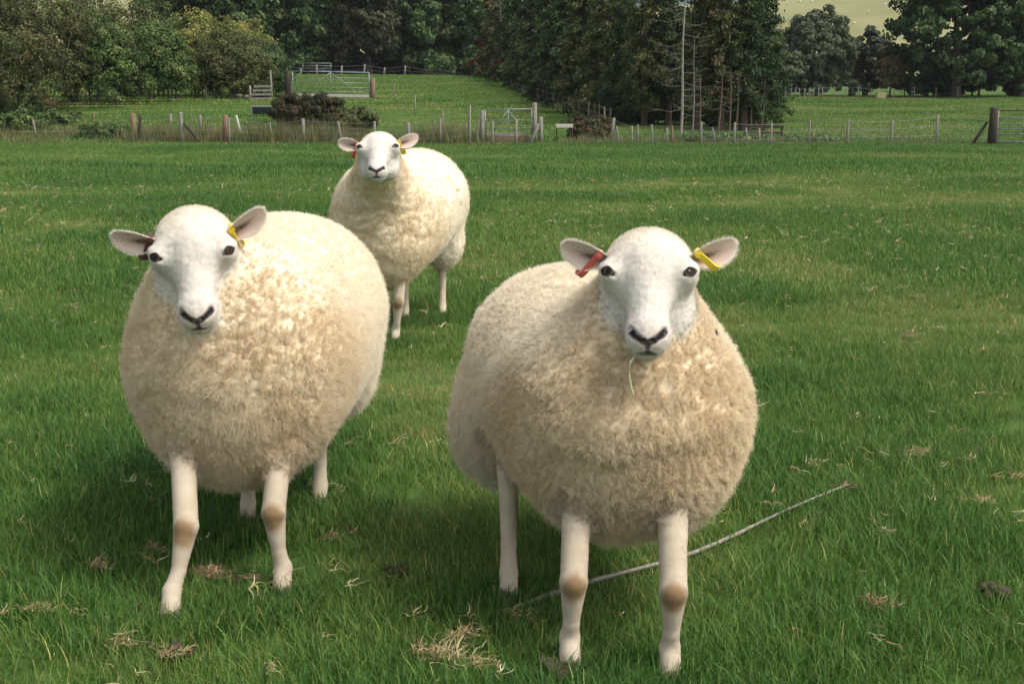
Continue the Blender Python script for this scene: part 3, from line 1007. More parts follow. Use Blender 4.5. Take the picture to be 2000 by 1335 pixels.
    lg = empty('log', at_row(470, 189, 50, 60), 'short pale log lying below the hedge end', 'log')
    mb = MB()
    mb.tube([(-0.42, 0, 0.10), (0, 0.03, 0.11), (0.45, -0.05, 0.08)], [0.10, 0.11, 0.09], 8, jitter=0.08)
    mb.build('trunk', M['wood_grey'], lg, smooth=True)
    # bale trailer under the trees and sheep on the hill
    bt = empty('straw_bale', at_depth(1720, 103), 'square pale straw bale under the far trees', 'bale')
    mb = MB()
    mb.box((0, 0, 0.24), (0.72, 0.6, 0.46))
    mb.box((0, -0.31, 0.24), (0.05, 0.02, 0.47))
    mb.build('straw', plain_mat('straw_bale', (0.42, 0.36, 0.16), (0.55, 0.50, 0.26), 30, 0.95), bt)
    wmat = plain_mat('far_wool', (0.50, 0.47, 0.40), (0.58, 0.55, 0.48), 8, 0.95, 0.05)
    for i, (px, d, yaw, lab) in enumerate([(1668, 48, 0.3, 'tiny white sheep grazing low on the pale hill'), (1695, 26, 1.2, 'tiny white sheep higher up near the oak on the hill'),
                                           (1537, 9, 0.1, 'tiny sheep on the hill crest, first from the conifers'), (1562, 6, 2.8, 'tiny sheep on the hill crest, second from the conifers'),
                                           (1585, 5, 0.5, 'tiny sheep on the hill crest, third from the conifers'), (1728, 12, 0.2, 'tiny sheep on the hill just left of the oak top')]):
        s = empty('distant_sheep', at_row(px, d, 180, 345), lab, 'sheep', 'sheep grazing on the far hill')
        s.rotation_euler[2] = yaw
        s.scale = (0.55, 0.55, 0.55)
        mb = MB()
        mb.blob((0, 0, 0.62), (0.62, 0.33, 0.36), 2, 0.1, i)
        mb.blob((0.68, 0, 0.62), (0.2, 0.11, 0.14), 1, 0.05, i)
        for lx in (-0.35, 0.35):
            for ly in (-0.13, 0.13):
                mb.tube([(lx, ly, -0.05), (lx, ly, 0.4)], 0.05, 5)
        mb.build('body', wmat, s, smooth=True)


build_fences()
# ------------------------------------------------------------------ sheep
def sd_ell(P, c, r):
    r = np.asarray(r, float)
    q = (P - np.asarray(c)) / r
    k0 = np.linalg.norm(q, axis=1)
    k1 = np.linalg.norm(q / r, axis=1)
    return k0 * (k0 - 1.0) / (k1 + 1e-9)


def sd_sph(P, c, r):
    return np.linalg.norm(P - np.asarray(c), axis=1) - r


def sd_cone(P, a, b, r1, r2):
    a, b = np.asarray(a, float), np.asarray(b, float)
    d = b - a
    t = np.clip(((P - a) @ d) / (d @ d + 1e-12), 0, 1)
    return np.linalg.norm(P - a - t[:, None] * d, axis=1) - (r1 + (r2 - r1) * t)


def smin(a, b, k):
    h = np.maximum(k - np.abs(a - b), 0) / k
    return np.minimum(a, b) - h * h * k * 0.25


def smax(a, b, k):
    return -smin(-a, -b, k)


def surface_nets(S, org, h):
    ins = S < 0
    nx, ny, nz = S.shape
    cs = [(i, j, k) for i in (0, 1) for j in (0, 1) for k in (0, 1)]
    sl = lambda c: tuple(slice(o, n - 1 + o) for o, n in zip(c, (nx, ny, nz)))
    cnt = sum(ins[sl(c)].astype(np.int8) for c in cs)
    cell = np.argwhere((cnt > 0) & (cnt < 8))
    idx = np.full((nx - 1, ny - 1, nz - 1), -1, np.int64)
    idx[tuple(cell.T)] = np.arange(len(cell))
    acc = np.zeros((len(cell), 3))
    num = np.zeros(len(cell))
    val = {c: S[cell[:, 0] + c[0], cell[:, 1] + c[1], cell[:, 2] + c[2]] for c in cs}
    for c in cs:
        for ax in range(3):
            if c[ax] == 0:
                d = list(c)
                d[ax] = 1
                d = tuple(d)
                s0, s1 = val[c], val[d]
                m = (s0 < 0) != (s1 < 0)
                t = np.where(m, s0 / np.where(m, s0 - s1, 1), 0)
                p = np.tile(np.array(c, float), (len(cell), 1))
                p[:, ax] += t
                acc += p * m[:, None]
                num += m
    V = (cell + acc / num[:, None]) * h + org
    F = []
    for ax in range(3):
        a = [slice(None)] * 3
        b = [slice(None)] * 3
        a[ax] = slice(0, -1)
        b[ax] = slice(1, None)
        s0, s1 = ins[tuple(a)], ins[tuple(b)]
        e = np.argwhere(s0 != s1)
        o1, o2 = (ax + 1) % 3, (ax + 2) % 3
        ok = (e[:, o1] > 0) & (e[:, o2] > 0) & (e[:, o1] < S.shape[o1] - 1) & (e[:, o2] < S.shape[o2] - 1)
        e = e[ok]
        q = []
        for d1, d2 in ((0, 0), (-1, 0), (-1, -1), (0, -1)):
            c = e.copy()
            c[:, o1] += d1
            c[:, o2] += d2
            q.append(idx[tuple(c.T)])
        q = np.stack(q, 1)
        flip = ~s0[tuple(e.T)]
        q[flip] = q[flip][:, ::-1]
        F.append(q)
    return V, np.concatenate(F)


def subdiv(V, F):
    n = len(V)
    E = np.stack([F, np.roll(F, -1, 1)], -1).reshape(-1, 2)
    E = np.sort(E, 1)
    key = E[:, 0] * (n + 1) + E[:, 1]
    _, first, inv = np.unique(key, return_index=True, return_inverse=True)
    mid = V[E[first]].mean(1)
    fc = V[F].mean(1)
    em = n + inv.reshape(F.shape)
    fi = n + len(mid) + np.arange(len(F))
    out = []
    for k in range(4):
        out.append(np.stack([F[:, k], em[:, k], fi, em[:, k - 1]], 1))
    return np.concatenate([V, mid, fc]), np.concatenate(out)


def vert_normals(V, F):
    a, b, c, d = (V[F[:, i]] for i in range(4))
    fn = np.cross(c - a, d - b)
    N = np.zeros_like(V)
    for i in range(4):
        np.add.at(N, F[:, i], fn)
    return N / (np.linalg.norm(N, axis=1, keepdims=True) + 1e-12)


def hair_material(name, rough=0.75, trans=0.25):
    m, nt, b = nmat(name, rough, 0.12)
    a = nt.nodes.new('ShaderNodeAttribute')
    a.attribute_name = 'col'
    nt.links.new(a.outputs['Color'], b.inputs['Base Color'])
    t = nt.nodes.new('ShaderNodeBsdfTranslucent')
    mx = nt.nodes.new('ShaderNodeMixShader')
    mx.inputs[0].default_value = trans
    nt.links.new(a.outputs['Color'], t.inputs[0])
    nt.links.new(b.outputs[0], mx.inputs[1])
    nt.links.new(t.outputs[0], mx.inputs[2])
    nt.links.new(mx.outputs[0], nt.nodes['Material Output'].inputs[0])
    return m


M['hair'] = hair_material('wool_fibre')
M['skin'] = col_mat('sheep_skin', 0.9, 0.04)
M['hoof'] = plain_mat('hoof_horn', (0.10, 0.085, 0.06), (0.20, 0.17, 0.12), 30, 0.55)


def eye_material():
    m, nt, b = nmat('eye', 0.07, 0.14)
    a = nt.nodes.new('ShaderNodeAttribute')
    a.attribute_name = 'col'
    nt.links.new(a.outputs['Color'], b.inputs['Base Color'])
    b.inputs['Coat Weight'].default_value = 0.04
    b.inputs['Coat Roughness'].default_value = 0.03
    return m


M['eye'] = eye_material()
M['tag_yellow'] = plain_mat('yellow_plastic', (0.62, 0.46, 0.02), (0.72, 0.56, 0.04), 10, 0.4, 0.4)
M['tag_red'] = plain_mat('red_plastic', (0.60, 0.12, 0.10), (0.70, 0.17, 0.13), 10, 0.4, 0.4)
M['tag_orange'] = plain_mat('orange_plastic', (0.60, 0.10, 0.04), (0.66, 0.15, 0.06), 10, 0.4, 0.4)
M['tag_brown'] = plain_mat('brown_plastic', (0.075, 0.030, 0.022), (0.12, 0.05, 0.035), 10, 0.45, 0.4)


def curves_obj(name, P, rad, col, parent, mat):
    """P (n,k,3) strands as one hair object"""
    n, k, _ = P.shape
    hc = bpy.data.hair_curves.new(name)
    hc.add_curves([k] * n)
    hc.attributes['position'].data.foreach_set('vector', P.astype(np.float32).ravel())
    ra = hc.attributes.get('radius') or hc.attributes.new('radius', 'FLOAT', 'POINT')
    ra.data.foreach_set('value', np.broadcast_to(rad, (n, k)).astype(np.float32).ravel())
    ca = hc.attributes.new('col', 'FLOAT_COLOR', 'CURVE')
    c4 = np.ones((n, 4), np.float32)
    c4[:, :3] = col
    ca.data.foreach_set('color', c4.ravel())
    hc.materials.append(mat)
    o = bpy.data.objects.new(name, hc)
    COL.objects.link(o)
    o.parent = parent
    return o


def sample_surface(V, F, N, w, n, rng):
    """n random points on quads, chosen by area * mean vertex weight"""
    T = np.concatenate([F[:, [0, 1, 2]], F[:, [0, 2, 3]]])
    a = np.linalg.norm(np.cross(V[T[:, 1]] - V[T[:, 0]], V[T[:, 2]] - V[T[:, 0]]), axis=1) * np.maximum(w[T].mean(1), 0)
    t = rng.choice(len(T), n, p=a / a.sum())
    r1, r2 = np.sqrt(rng.random(n)), rng.random(n)
    bc = np.stack([1 - r1, r1 * (1 - r2), r1 * r2], 1)
    P = (V[T[t]] * bc[..., None]).sum(1)
    Q = (N[T[t]] * bc[..., None]).sum(1)
    return P, Q / (np.linalg.norm(Q, axis=1, keepdims=True) + 1e-9), T[t], bc


WOOL = [np.array(c) for c in ((0.745, 0.645, 0.48), (0.80, 0.72, 0.58), (0.68, 0.56, 0.39))]
FACE = np.array((0.61, 0.57, 0.505))


NO1, NO2 = (0.0335, 0.221, -0.0325), (0.006, 0.2460, -0.036)      # nostril slit, outer to inner end
PH1, PH2 = (0, 0.2505, -0.042), (0, 0.2535, -0.060)
MO1, MO2 = (0, 0.2535, -0.062), (0.027, 0.234, -0.073)
EC, ER = np.array((0.0745, 0.0885, -0.0080)), 0.0155
EN = np.array((0.52, 0.30, 0.80))
EN = EN / np.linalg.norm(EN)
EX = np.array((0.84, -0.52, -0.2))
EX = EX - EN * (EX @ EN)
EX = EX / np.linalg.norm(EX)
EY = -np.cross(EN, EX)


def almond(h):
    q = h - EC
    x, y = q @ EX, q @ EY + 0.0005
    lim = np.where(y > 0, 0.0094, 0.0084) * (1 - np.abs(x / 0.0155) ** 1.9)
    return (np.abs(y) - lim) * 0.8


TE1, TE2 = (0.068, 0.1035, 0.006), (0.050, 0.132, -0.008)


def pnoise(P, s, off=0.0):
    return np.array([mnoise.noise(Vector((x * s + off, y * s, z * s))) for x, y, z in P])


def make_sheep(sp):
    rng = np.random.default_rng(sp['seed'])
    base = np.array(sp['base'])
    root = empty('sheep', base, sp['label'], 'sheep', 'white sheep facing the camera')
    # head frame
    P = at(*sp['eye']) - base
    c = np.array([0, 0, 0]) - np.array([*(at(*sp['eye'])[:2]), 0])
    c /= np.linalg.norm(c)
    cy, sy = math.cos(sp['yaw']), math.sin(sp['yaw'])
    c = np.array([c[0] * cy - c[1] * sy, c[0] * sy + c[1] * cy, 0])
    up = np.array([0, 0, 1.0])
    r = np.cross(up, c)
    ro = sp['roll']
    r, up = r * math.cos(ro) + up * math.sin(ro), up * math.cos(ro) - r * math.sin(ro)
    ph = sp['pitch']
    A = math.cos(ph) * c - math.sin(ph) * up
    U = math.sin(ph) * c + math.cos(ph) * up
    S = sp.get('hs', 1.0)
    O = P - S * (0.088 * A + 0.012 * U)
    R = np.stack([r, A, U])                     # rows: head axes

    def toH(X):
        return (X - O) @ R.T / S

    def toW(h):
        return O + S * (np.asarray(h, float) @ R)

    def head_sdf(X):
        h = toH(X)
        h[:, 0] = np.abs(h[:, 0])
        d = sd_ell(h, (0, 0.039, -0.052), (0.094, 0.101, 0.081))
        d = smin(d, sd_cone(h, (0, 0.06, -0.032), (0, 0.190, -0.050), 0.055, 0.037), 0.020)
        d = smin(d, sd_ell(h, (0, 0.211, -0.056), (0.0435, 0.042, 0.041)), 0.020)
        d = smin(d, sd_ell(h, (0.043, 0.072, -0.110), (0.048, 0.078, 0.060)), 0.022)
        d = smin(d, sd_cone(h, (0, 0.11, -0.112), (0, 0.212, -0.085), 0.044, 0.026), 0.025)
        d = smin(d, sd_sph(h, (0.068, 0.078, -0.023), 0.029), 0.024)
        d = smin(d, sd_cone(h, (0.046, 0.050, 0.000), (0.088, 0.072, -0.006), 0.012, 0.010), 0.016)   # brow
        d = smin(d, sd_sph(h, EC, ER + 0.0026), 0.010)                                               # eyelids
        return d * S, h

    def detail(d, h):
        # nostrils, philtrum, mouth, eye sockets, tear groove (h already mirrored)
        d = d / S
        d = smax(d, -sd_cone(h, NO1, NO2, 0.0080, 0.0040), 0.006)
        d = smax(d, -sd_cone(h, PH1, PH2, 0.0025, 0.002), 0.005)
        d = smax(d, -sd_cone(h, MO1, MO2, 0.004, 0.002), 0.006)
        d = smax(d, -np.maximum(almond(h), sd_sph(h, EC + 0.010 * EN, ER + 0.004)), 0.0025)
        d = smax(d, -sd_cone(h, TE1, TE2, 0.0042, 0.002), 0.008)
        return d * S

    Cc, Rc = np.array(sp['chest']) - base, np.array(sp['rump']) - base
    cr, rr = sp['cr'], sp['rr']
    nk = toW((0, 0.02, -0.085))
    legs = sp['legs']

    def body_sdf(X):
        d = sd_ell(X, Cc, cr)
        d = smin(d, sd_ell(X, Rc, rr), 0.10)
        mid = (Cc + Rc) / 2 + np.array([0, 0, -0.01])
        d = smin(d, sd_ell(X, mid, ((cr[0] + rr[0]) / 2 * 1.03, max(0.3, abs(Cc[1] - Rc[1]) * 0.62), (cr[2] + rr[2]) / 2)), 0.12)
        ns = Cc + np.array(sp.get('neck_off', (0, -0.02, 0.10)))
        d = smin(d, sd_cone(X, ns, nk, sp.get('nr', 0.19), 0.088 * S), 0.09)
        for hp in sp['hips']:
            d = smin(d, sd_ell(X, np.array(hp[:3]) - base, hp[3:]), 0.06)
        return d

    def leg_sdf(X):
        d = np.full(len(X), 9.0)
        for L in legs:
            pts = [np.array(p) - base for p in L['p']]
            for (p, q, r1, r2) in zip(pts[:-1], pts[1:], L['r'][:-1], L['r'][1:]):
                d = smin(d, sd_cone(X, p, q, r1, r2), 0.006)
        return d

    def full(X, fine=True):
        dh, h = head_sdf(X)
        db = body_sdf(X)
        dl = leg_sdf(X)
        if fine: dh = detail(dh, h)
        return smin(smin(db, dl, 0.035), dh, 0.022)

    allp = np.array([np.array(p) - base for L in legs for p in L['p']] + [toW((0, .27, -.1)), toW((0, -.06, 0.04)), Cc - cr, Cc + cr, Rc - rr, Rc + rr])
    lo, hi = allp.min(0) - 0.13, allp.max(0) + 0.13
    hgt = sp.get('voxel', 0.0095)
    dims = np.ceil((hi - lo) / hgt).astype(int)
    ax = [lo[i] + hgt * np.arange(dims[i]) for i in range(3)]
    X, Y, Z = np.meshgrid(*ax, indexing='ij')
    pts = np.stack([X, Y, Z], -1).reshape(-1, 3)
    Sv = np.concatenate([full(q, False) for q in np.array_split(pts, 12)]).reshape(dims)
    V, F = surface_nets(Sv, lo, hgt)

    def project(V, n=2, fine=True):
        for _ in range(n):
            e = 0.0015
            d = full(V, fine)
            g = np.stack([(full(V + np.eye(3)[i] * e, fine) - d) / e for i in range(3)], 1)
            g2 = np.sum(g * g, 1, keepdims=True) + 0.05
            V = V - np.clip(d[:, None] * g / g2, -0.006, 0.006)
        return V
    V, F = subdiv(V, F)
    V = project(V, 1, False)
    if sp.get('fine', True):
        # one more level on the face only: split off, refine, and stitch by shared positions
        import bmesh
        hd = toH(V)
        inface = (hd[:, 1] > -0.02) & (head_sdf(V)[0] < body_sdf(V) + 0.004)
        me = raw_mesh('tmp', V, F)
        bm = bmesh.new()
        bm.from_mesh(me)
        bm.verts.ensure_lookup_table()
        ed = [e for e in bm.edges if inface[e.verts[0].index] and inface[e.verts[1].index]]
        bmesh.ops.subdivide_edges(bm, edges=ed, cuts=1, use_grid_fill=True)
        bmesh.ops.triangulate(bm, faces=[f for f in bm.faces if len(f.verts) > 4])
        bm.verts.index_update()
        V = np.array([v.co[:] for v in bm.verts])
        Fl = [[v.index for v in f.verts] for f in bm.faces]
        bm.free()
        bpy.data.meshes.remove(me)
        F = np.array([f if len(f) == 4 else f + [f[2]] for f in Fl])
    else:
        Fl = F
    V = project(V, 2)
    # masks
    dh, h = head_sdf(V)
    db, dl = body_sdf(V), leg_sdf(V)
    wl = sstep(-0.004, 0.010, dl - db) * sstep(0.000, 0.020, dh - 0.25 * np.clip(db, -0.1, 0))
    nl_ = np.zeros(len(V))
    near_leg = np.nonzero(dl < 0.02)[0]
    nl_[near_leg] = pnoise(V[near_leg], 30, 6)
    cuff = sstep(0.050, 0.012, db + 0.014 * nl_) * (dl < dh)                   # wool runs a little way down the legs
    wl = np.maximum(wl, cuff * sstep(0.0, 0.02, dh))
    wlen = sstep(-0.012, 0.055, dh) * (1 - 0.45 * sstep(0.0, 0.04, db))
    wool = wl
    N = vert_normals(V, F)
    # lumps, folds and partings of the fleece
    lump = np.zeros(len(V))
    sel = np.nonzero(wool > 0.02)[0]
    Vs = V[sel]
    n1 = pnoise(Vs, 9, 3.3 + sp['seed'])
    n2 = pnoise(Vs, 30, 1.1)
    d = sp.get('hump', 0.005) * n1 + sp.get('lump', 0.0035) * n2
    fq = Vs - Cc
    front = sstep(0.1, 0.7, -N[sel][:, 1]) * sstep(-0.30, -0.15, fq[:, 2]) * sstep(0.24, 0.12, fq[:, 2])
    wob = 3.0 * n1 + 9 * np.abs(fq[:, 0]) ** 1.4
    d = d + sp.get('fold', 0.0032) * front * (np.sin(fq[:, 2] * 52 + wob) ** 3 + 0.6 * np.sin(fq[:, 2] * 97 + 2 * wob + 1))
    d = d + 0.007 * pnoise(Vs, 4.2, 8 + sp['seed'])
    ck = sp.get('crack', 0)
    if ck:
        fr = sstep(0.40, 0.85, -(N[sel] @ np.array([0, 1.0, 0])) + 0.25 * n1 + 0.15)
        fr = fr * sstep(-0.18, 0.02, (Cc[2] + 0.16) - Vs[:, 2])
        w = np.stack([pnoise(Vs, 14, 5), pnoise(Vs, 14, 9), pnoise(Vs, 14, 13)], 1) * 0.020
        Q = (Vs + w) * np.array([1, 1, 1.35])
        cd = np.zeros(len(sel))
        for sc, amp in ((24, 0.9), (46, 0.45)):
            for i, q in enumerate(Q):
                dd = mnoise.voronoi(Vector(q * sc))[0]
                cd[i] = max(cd[i], amp * (1 - min(1, (dd[1] - dd[0]) / 0.12)))
        d = d - ck * fr * cd
        lump_dark = cd * fr
    lump[sel] = d * wool[sel]
    fs = np.nonzero((wool < 0.3) & (dh < 0.01))[0]
    lump[fs] += (0.0016 * pnoise(V[fs], 32, 7) + 0.0009 * pnoise(V[fs], 85, 2)) * (toH(V[fs])[:, 1] > 0)
    V = V + N * lump[:, None]
    N = vert_normals(V, F)
    # colour of skin, wool, markings
    ah = h.copy()
    tone = np.zeros(len(V))
    tone[sel] = n1
    tint = np.array(sp.get('tint', (1, 1, 1)))
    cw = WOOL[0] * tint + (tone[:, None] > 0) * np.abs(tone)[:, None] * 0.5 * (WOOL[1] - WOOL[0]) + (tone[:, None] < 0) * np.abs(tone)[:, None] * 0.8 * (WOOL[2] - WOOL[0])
    sunlit = np.clip(0.75 * sstep(0.02, 0.32, V[:, 1] - Cc[1] + 0.5 * np.clip(N[:, 2], 0, 1)) + 0.06 * tone, 0, 1)[:, None]   # sunlight on back and flanks painted in as paler wool than the chest
    cw = cw * (1 - sunlit) + np.array((0.86, 0.80, 0.67)) * sunlit
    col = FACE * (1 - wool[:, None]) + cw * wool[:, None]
    # warmer hair on the crown and round the eyes
    crownm = sstep(0.085, 0.0, h[:, 1] + 0.012 * pnoise(V, 25, 4)) * (1 - wool)
    col = col * (1 - 0.55 * crownm[:, None]) + np.array((0.74, 0.655, 0.51)) * 0.55 * crownm[:, None]
    chk = sstep(-0.055, -0.095, h[:, 2]) * (h[:, 1] > 0.02) * (1 - wool)
    col = col * (1 - 0.35 * chk[:, None]) + np.array((0.70, 0.66, 0.60)) * 0.35 * chk[:, None]
    legm = (dl < db) & (dl < dh)
    ln_ = pnoise(V[legm], 22, 8)[:, None]
    col[legm] = col[legm] * 0.25 + 0.75 * (np.array((0.46, 0.375, 0.26)) + 0.07 * ln_)

    def paint(mask, cc):
        nonlocal col
        mask = np.clip(mask, 0, 1)[:, None]
        col = col * (1 - mask) + np.array(cc) * mask
    hm = dh < db + 0.01
    nos = sd_cone(ah, NO1, NO2, 0.0085, 0.0070)
    phil = sd_cone(ah, PH1, PH2, 0.0045, 0.0018)
    mou = sd_cone(ah, MO1, MO2, 0.0056, 0.0026)
    paint((sstep(0.020, 0.004, nos) * 0.30 + sstep(0.014, 0.0, phil) * 0.25) * hm, (0.66, 0.50, 0.46))
    nz = 0.0011 * pnoise(V, 220, 2) if sp.get('fine', True) else 0
    nos, phil, mou = nos + nz, phil + nz * 0.7, mou + nz * 0.5
    paint(sstep(0.0035, -0.0025, nos) * hm, (0.020, 0.016, 0.017))
    paint(sstep(0.003, -0.001, phil) * 0.9 * hm, (0.05, 0.04, 0.04))
    paint(sstep(0.004, -0.001, mou) * 0.95 * hm, (0.045, 0.033, 0.030))
    ey = np.maximum(almond(ah), sd_sph(ah, EC + 0.010 * EN, ER + 0.006))
    paint(sstep(0.0032, 0.0005, ey) * hm, (0.045, 0.032, 0.026))
    tear = sd_cone(ah, TE1, TE2, 0.0034, 0.0006)
    paint(sstep(0.004, 0.0, tear) * 0.9 * hm, (0.15, 0.105, 0.08))
    for L in legs:
        if 'knee' in L:
            kn = np.array(L['p'][L['knee']]) - base + np.array([0, -0.03, -0.005])
            dk = np.linalg.norm((V - kn) / np.array([1.0, 1.0, 1.15]), axis=1)
            paint(sstep(0.042, 0.018, dk + 0.006 * pnoise(V, 60, 3)) * 0.85, (0.22, 0.13, 0.052))
    # rear ends a little dirty and legs low down
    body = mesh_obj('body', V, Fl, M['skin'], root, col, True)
    # ------------------------------------------------ fleece
    n_lock, n_str, ln = sp['locks'], sp['strands'], sp['len']
    wv = np.clip(wool * 1.5 + 0.05, 0, 1) * (wool > 0.02)
    LP, LN, ti, bc = sample_surface(V, F, N, wv, n_lock, rng)
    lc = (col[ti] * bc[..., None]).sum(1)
    lw = (wlen[ti] * bc).sum(1)
    flow = rng.normal(size=(n_lock, 3)) * sp.get('fluff', 0.6)
    flow += np.stack([pnoise(LP, 7, 21), pnoise(LP, 7, 41), pnoise(LP, 7, 61)], 1) * 1.6
    flow[:, 2] -= sp.get('droop', 0.8)
    flow -= LN * np.sum(flow * LN, 1, keepdims=True)
    fl = np.linalg.norm(flow, axis=1, keepdims=True) + 1e-6
    flow = flow / fl
    bit = np.cross(LN, flow)
    K = sp.get('kpts', 6)
    lr = sp['lock_r']
    ll = ln * rng.uniform(0.65, 1.3, n_lock) * (0.30 + 0.70 * np.clip(lw, 0, 1)) * (1 - 0.35 * np.clip(LN[:, 2], 0, 1))
    ll = ll * (1 + sp.get('skirt', 0.3) * sstep(0.40, 0.26, LP[:, 2]))          # longer locks hanging under the brisket
    lean = sp.get('lean', 0.7) * rng.uniform(0.5, 1.3, n_lock)
    phs = rng.uniform(0, 6.28, n_lock)
    disk = rng.normal(size=(n_lock, n_str, 2)) * lr
    e1, e2 = flow[:, None, :], bit[:, None, :]
    roots = LP[:, None, :] + disk[..., :1] * e1 + disk[..., 1:] * e2 - LN[:, None, :] * 0.004
    P_ = np.zeros((n_lock, n_str, K, 3))
    lls = ll[:, None] * rng.uniform(0.7, 1.2, (n_lock, n_str))
    sdir = rng.normal(size=(n_lock, n_str, 3))
    for k in range(K):
        t = k / (K - 1)
        conv = 1 - sp.get('clump', 0.6) * t
        ce = LP[:, None, :] + (disk[..., :1] * e1 + disk[..., 1:] * e2) * conv - LN[:, None, :] * 0.004 * (1 - t)
        bend = lean[:, None, None] * t ** 1.5
        stray = sp.get('stray', 0.3) * t * lls[..., None] * sdir
        wav = sp.get('wave', 0.002) * t * np.sin(t * sp.get('freq', 8) + phs[:, None] + rng.normal(size=(n_lock, n_str)) * 0.5)
        wav2 = sp.get('wave', 0.002) * t * np.cos(t * sp.get('freq', 8) + phs[:, None])
        P_[:, :, k] = ce + LN[:, None, :] * (lls[..., None] * t * (1 - 0.45 * bend)) + e1 * (lls[..., None] * bend * t) + e2 * wav[..., None] + e1 * wav2[..., None] * 0.7 + stray
    P_ = P_.reshape(-1, K, 3)
    rad = np.linspace(1.0, 0.45, K)[None, :] * sp['rad']
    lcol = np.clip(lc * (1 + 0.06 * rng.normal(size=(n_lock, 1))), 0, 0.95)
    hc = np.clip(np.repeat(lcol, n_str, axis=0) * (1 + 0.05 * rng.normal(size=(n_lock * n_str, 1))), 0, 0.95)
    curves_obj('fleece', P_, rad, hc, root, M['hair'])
    # ------------------------------------------------ short hair of face and legs
    nf = sp['nface']
    fw = np.clip(1.15 - 1.5 * wool, 0, 1)
    hid = (np.minimum(nos, mou) < 0.002) | (ey < 0.003)
    fw[hid & hm] = 0
    FP, FN, ti, bc = sample_surface(V, F, N, fw, nf, rng)
    fc = (col[ti] * bc[..., None]).sum(1)
    fh = toH(FP)
    ish = head_sdf(FP)[0] < leg_sdf(FP)
    lie = np.where(ish[:, None], -A * 0.9 + np.sign(fh[:, :1]) * r * 0.25, np.array([0, -0.1, -1.0])) + rng.normal(size=(nf, 3)) * 0.28
    lie -= FN * np.sum(lie * FN, 1, keepdims=True)
    lie /= np.linalg.norm(lie, axis=1, keepdims=True) + 1e-6
    top = sstep(0.03, -0.03, fh[:, 1]) * ish
    fl = np.where(ish, 0.0065 + 0.003 * top, 0.0052) * rng.uniform(0.6, 1.3, nf) * sp.get('flen', 1)
    Kf = 4
    Pf = np.zeros((nf, Kf, 3))
    for k in range(Kf):
        t = k / (Kf - 1)
        Pf[:, k] = FP - FN * 0.001 + FN * (fl * t * (0.55 + 0.3 * top - 0.25 * t))[:, None] + lie * (fl * t)[:, None]
    curves_obj('face_hair', Pf, np.linspace(1, 0.3, Kf)[None] * sp['rad'] * 0.55, np.clip(fc * (1 + 0.05 * rng.normal(size=(nf, 1))), 0, 0.95), root, M['hair'])
    # ------------------------------------------------ eyes
    import bmesh
    for sgn in (-1, 1):
        bm = bmesh.new()
        bmesh.ops.create_uvsphere(bm, u_segments=28, v_segments=18, radius=1)
        sv = np.array([v.co[:] for v in bm.verts])
        sf = [[v.index for v in f.verts] for f in bm.faces]
        bm.free()
        fl3 = np.array([sgn, 1, 1])
        ctr = toW(EC * fl3)
        nrm, hx, hy = (EN * fl3) @ R, (EX * fl3) @ R, (EY * fl3) @ R
        W = ctr + S * (ER + 0.0012) * (sv[:, :1] * hx + sv[:, 1:2] * hy + sv[:, 2:] * nrm)
        pd = np.hypot(sv[:, 0] / 0.42, sv[:, 1] / 0.20)
        idst = np.hypot(sv[:, 0], sv[:, 1])
        ecol = np.where((idst < 0.72)[:, None], np.array((0.030, 0.013, 0.006)), np.array((0.015, 0.011, 0.010)))
        ecol = np.where(((pd < 1) & (sv[:, 2] > 0))[:, None], np.array((0.004, 0.004, 0.005)), ecol)
        eo = mesh_obj('eye', W, sf, M['eye'], root, ecol, True)
    # ------------------------------------------------ ears
    for sgn, es in ((-1, sp['earL']), (1, sp['earR'])):
        make_ear(root, sp, sgn, es, toW, R, S, rng)
    # ------------------------------------------------ hooves
    for L in legs:
        p = np.array(L['p'][-1]) - base
        mb = MB()
        fwd = np.array([c[0], c[1], 0])
        sd_ = np.cross([0, 0, 1.0], fwd)
        for s in (-1, 1):
            q = p + sd_ * s * 0.011 + np.array([0, 0, -0.008])
            prof = [(-0.016, 0.0, 0.028), (0.024, 0.0, 0.014), (0.032, 0.0, -0.012), (-0.016, 0.0, -0.012)]
            vv = []
            for side in (-0.0095, 0.0095):
                for (f_, _, z_) in prof:
                    vv.append(q + fwd * f_ + sd_ * side * (1 if f_ < 0 else 0.8) + np.array([0, 0, z_]))
            mb.add(vv, [(0, 1, 2, 3), (7, 6, 5, 4), (0, 4, 5, 1), (1, 5, 6, 2), (2, 6, 7, 3), (3, 7, 4, 0)])
        mb.build('hoof', M['hoof'], root)
    return root, toW, R


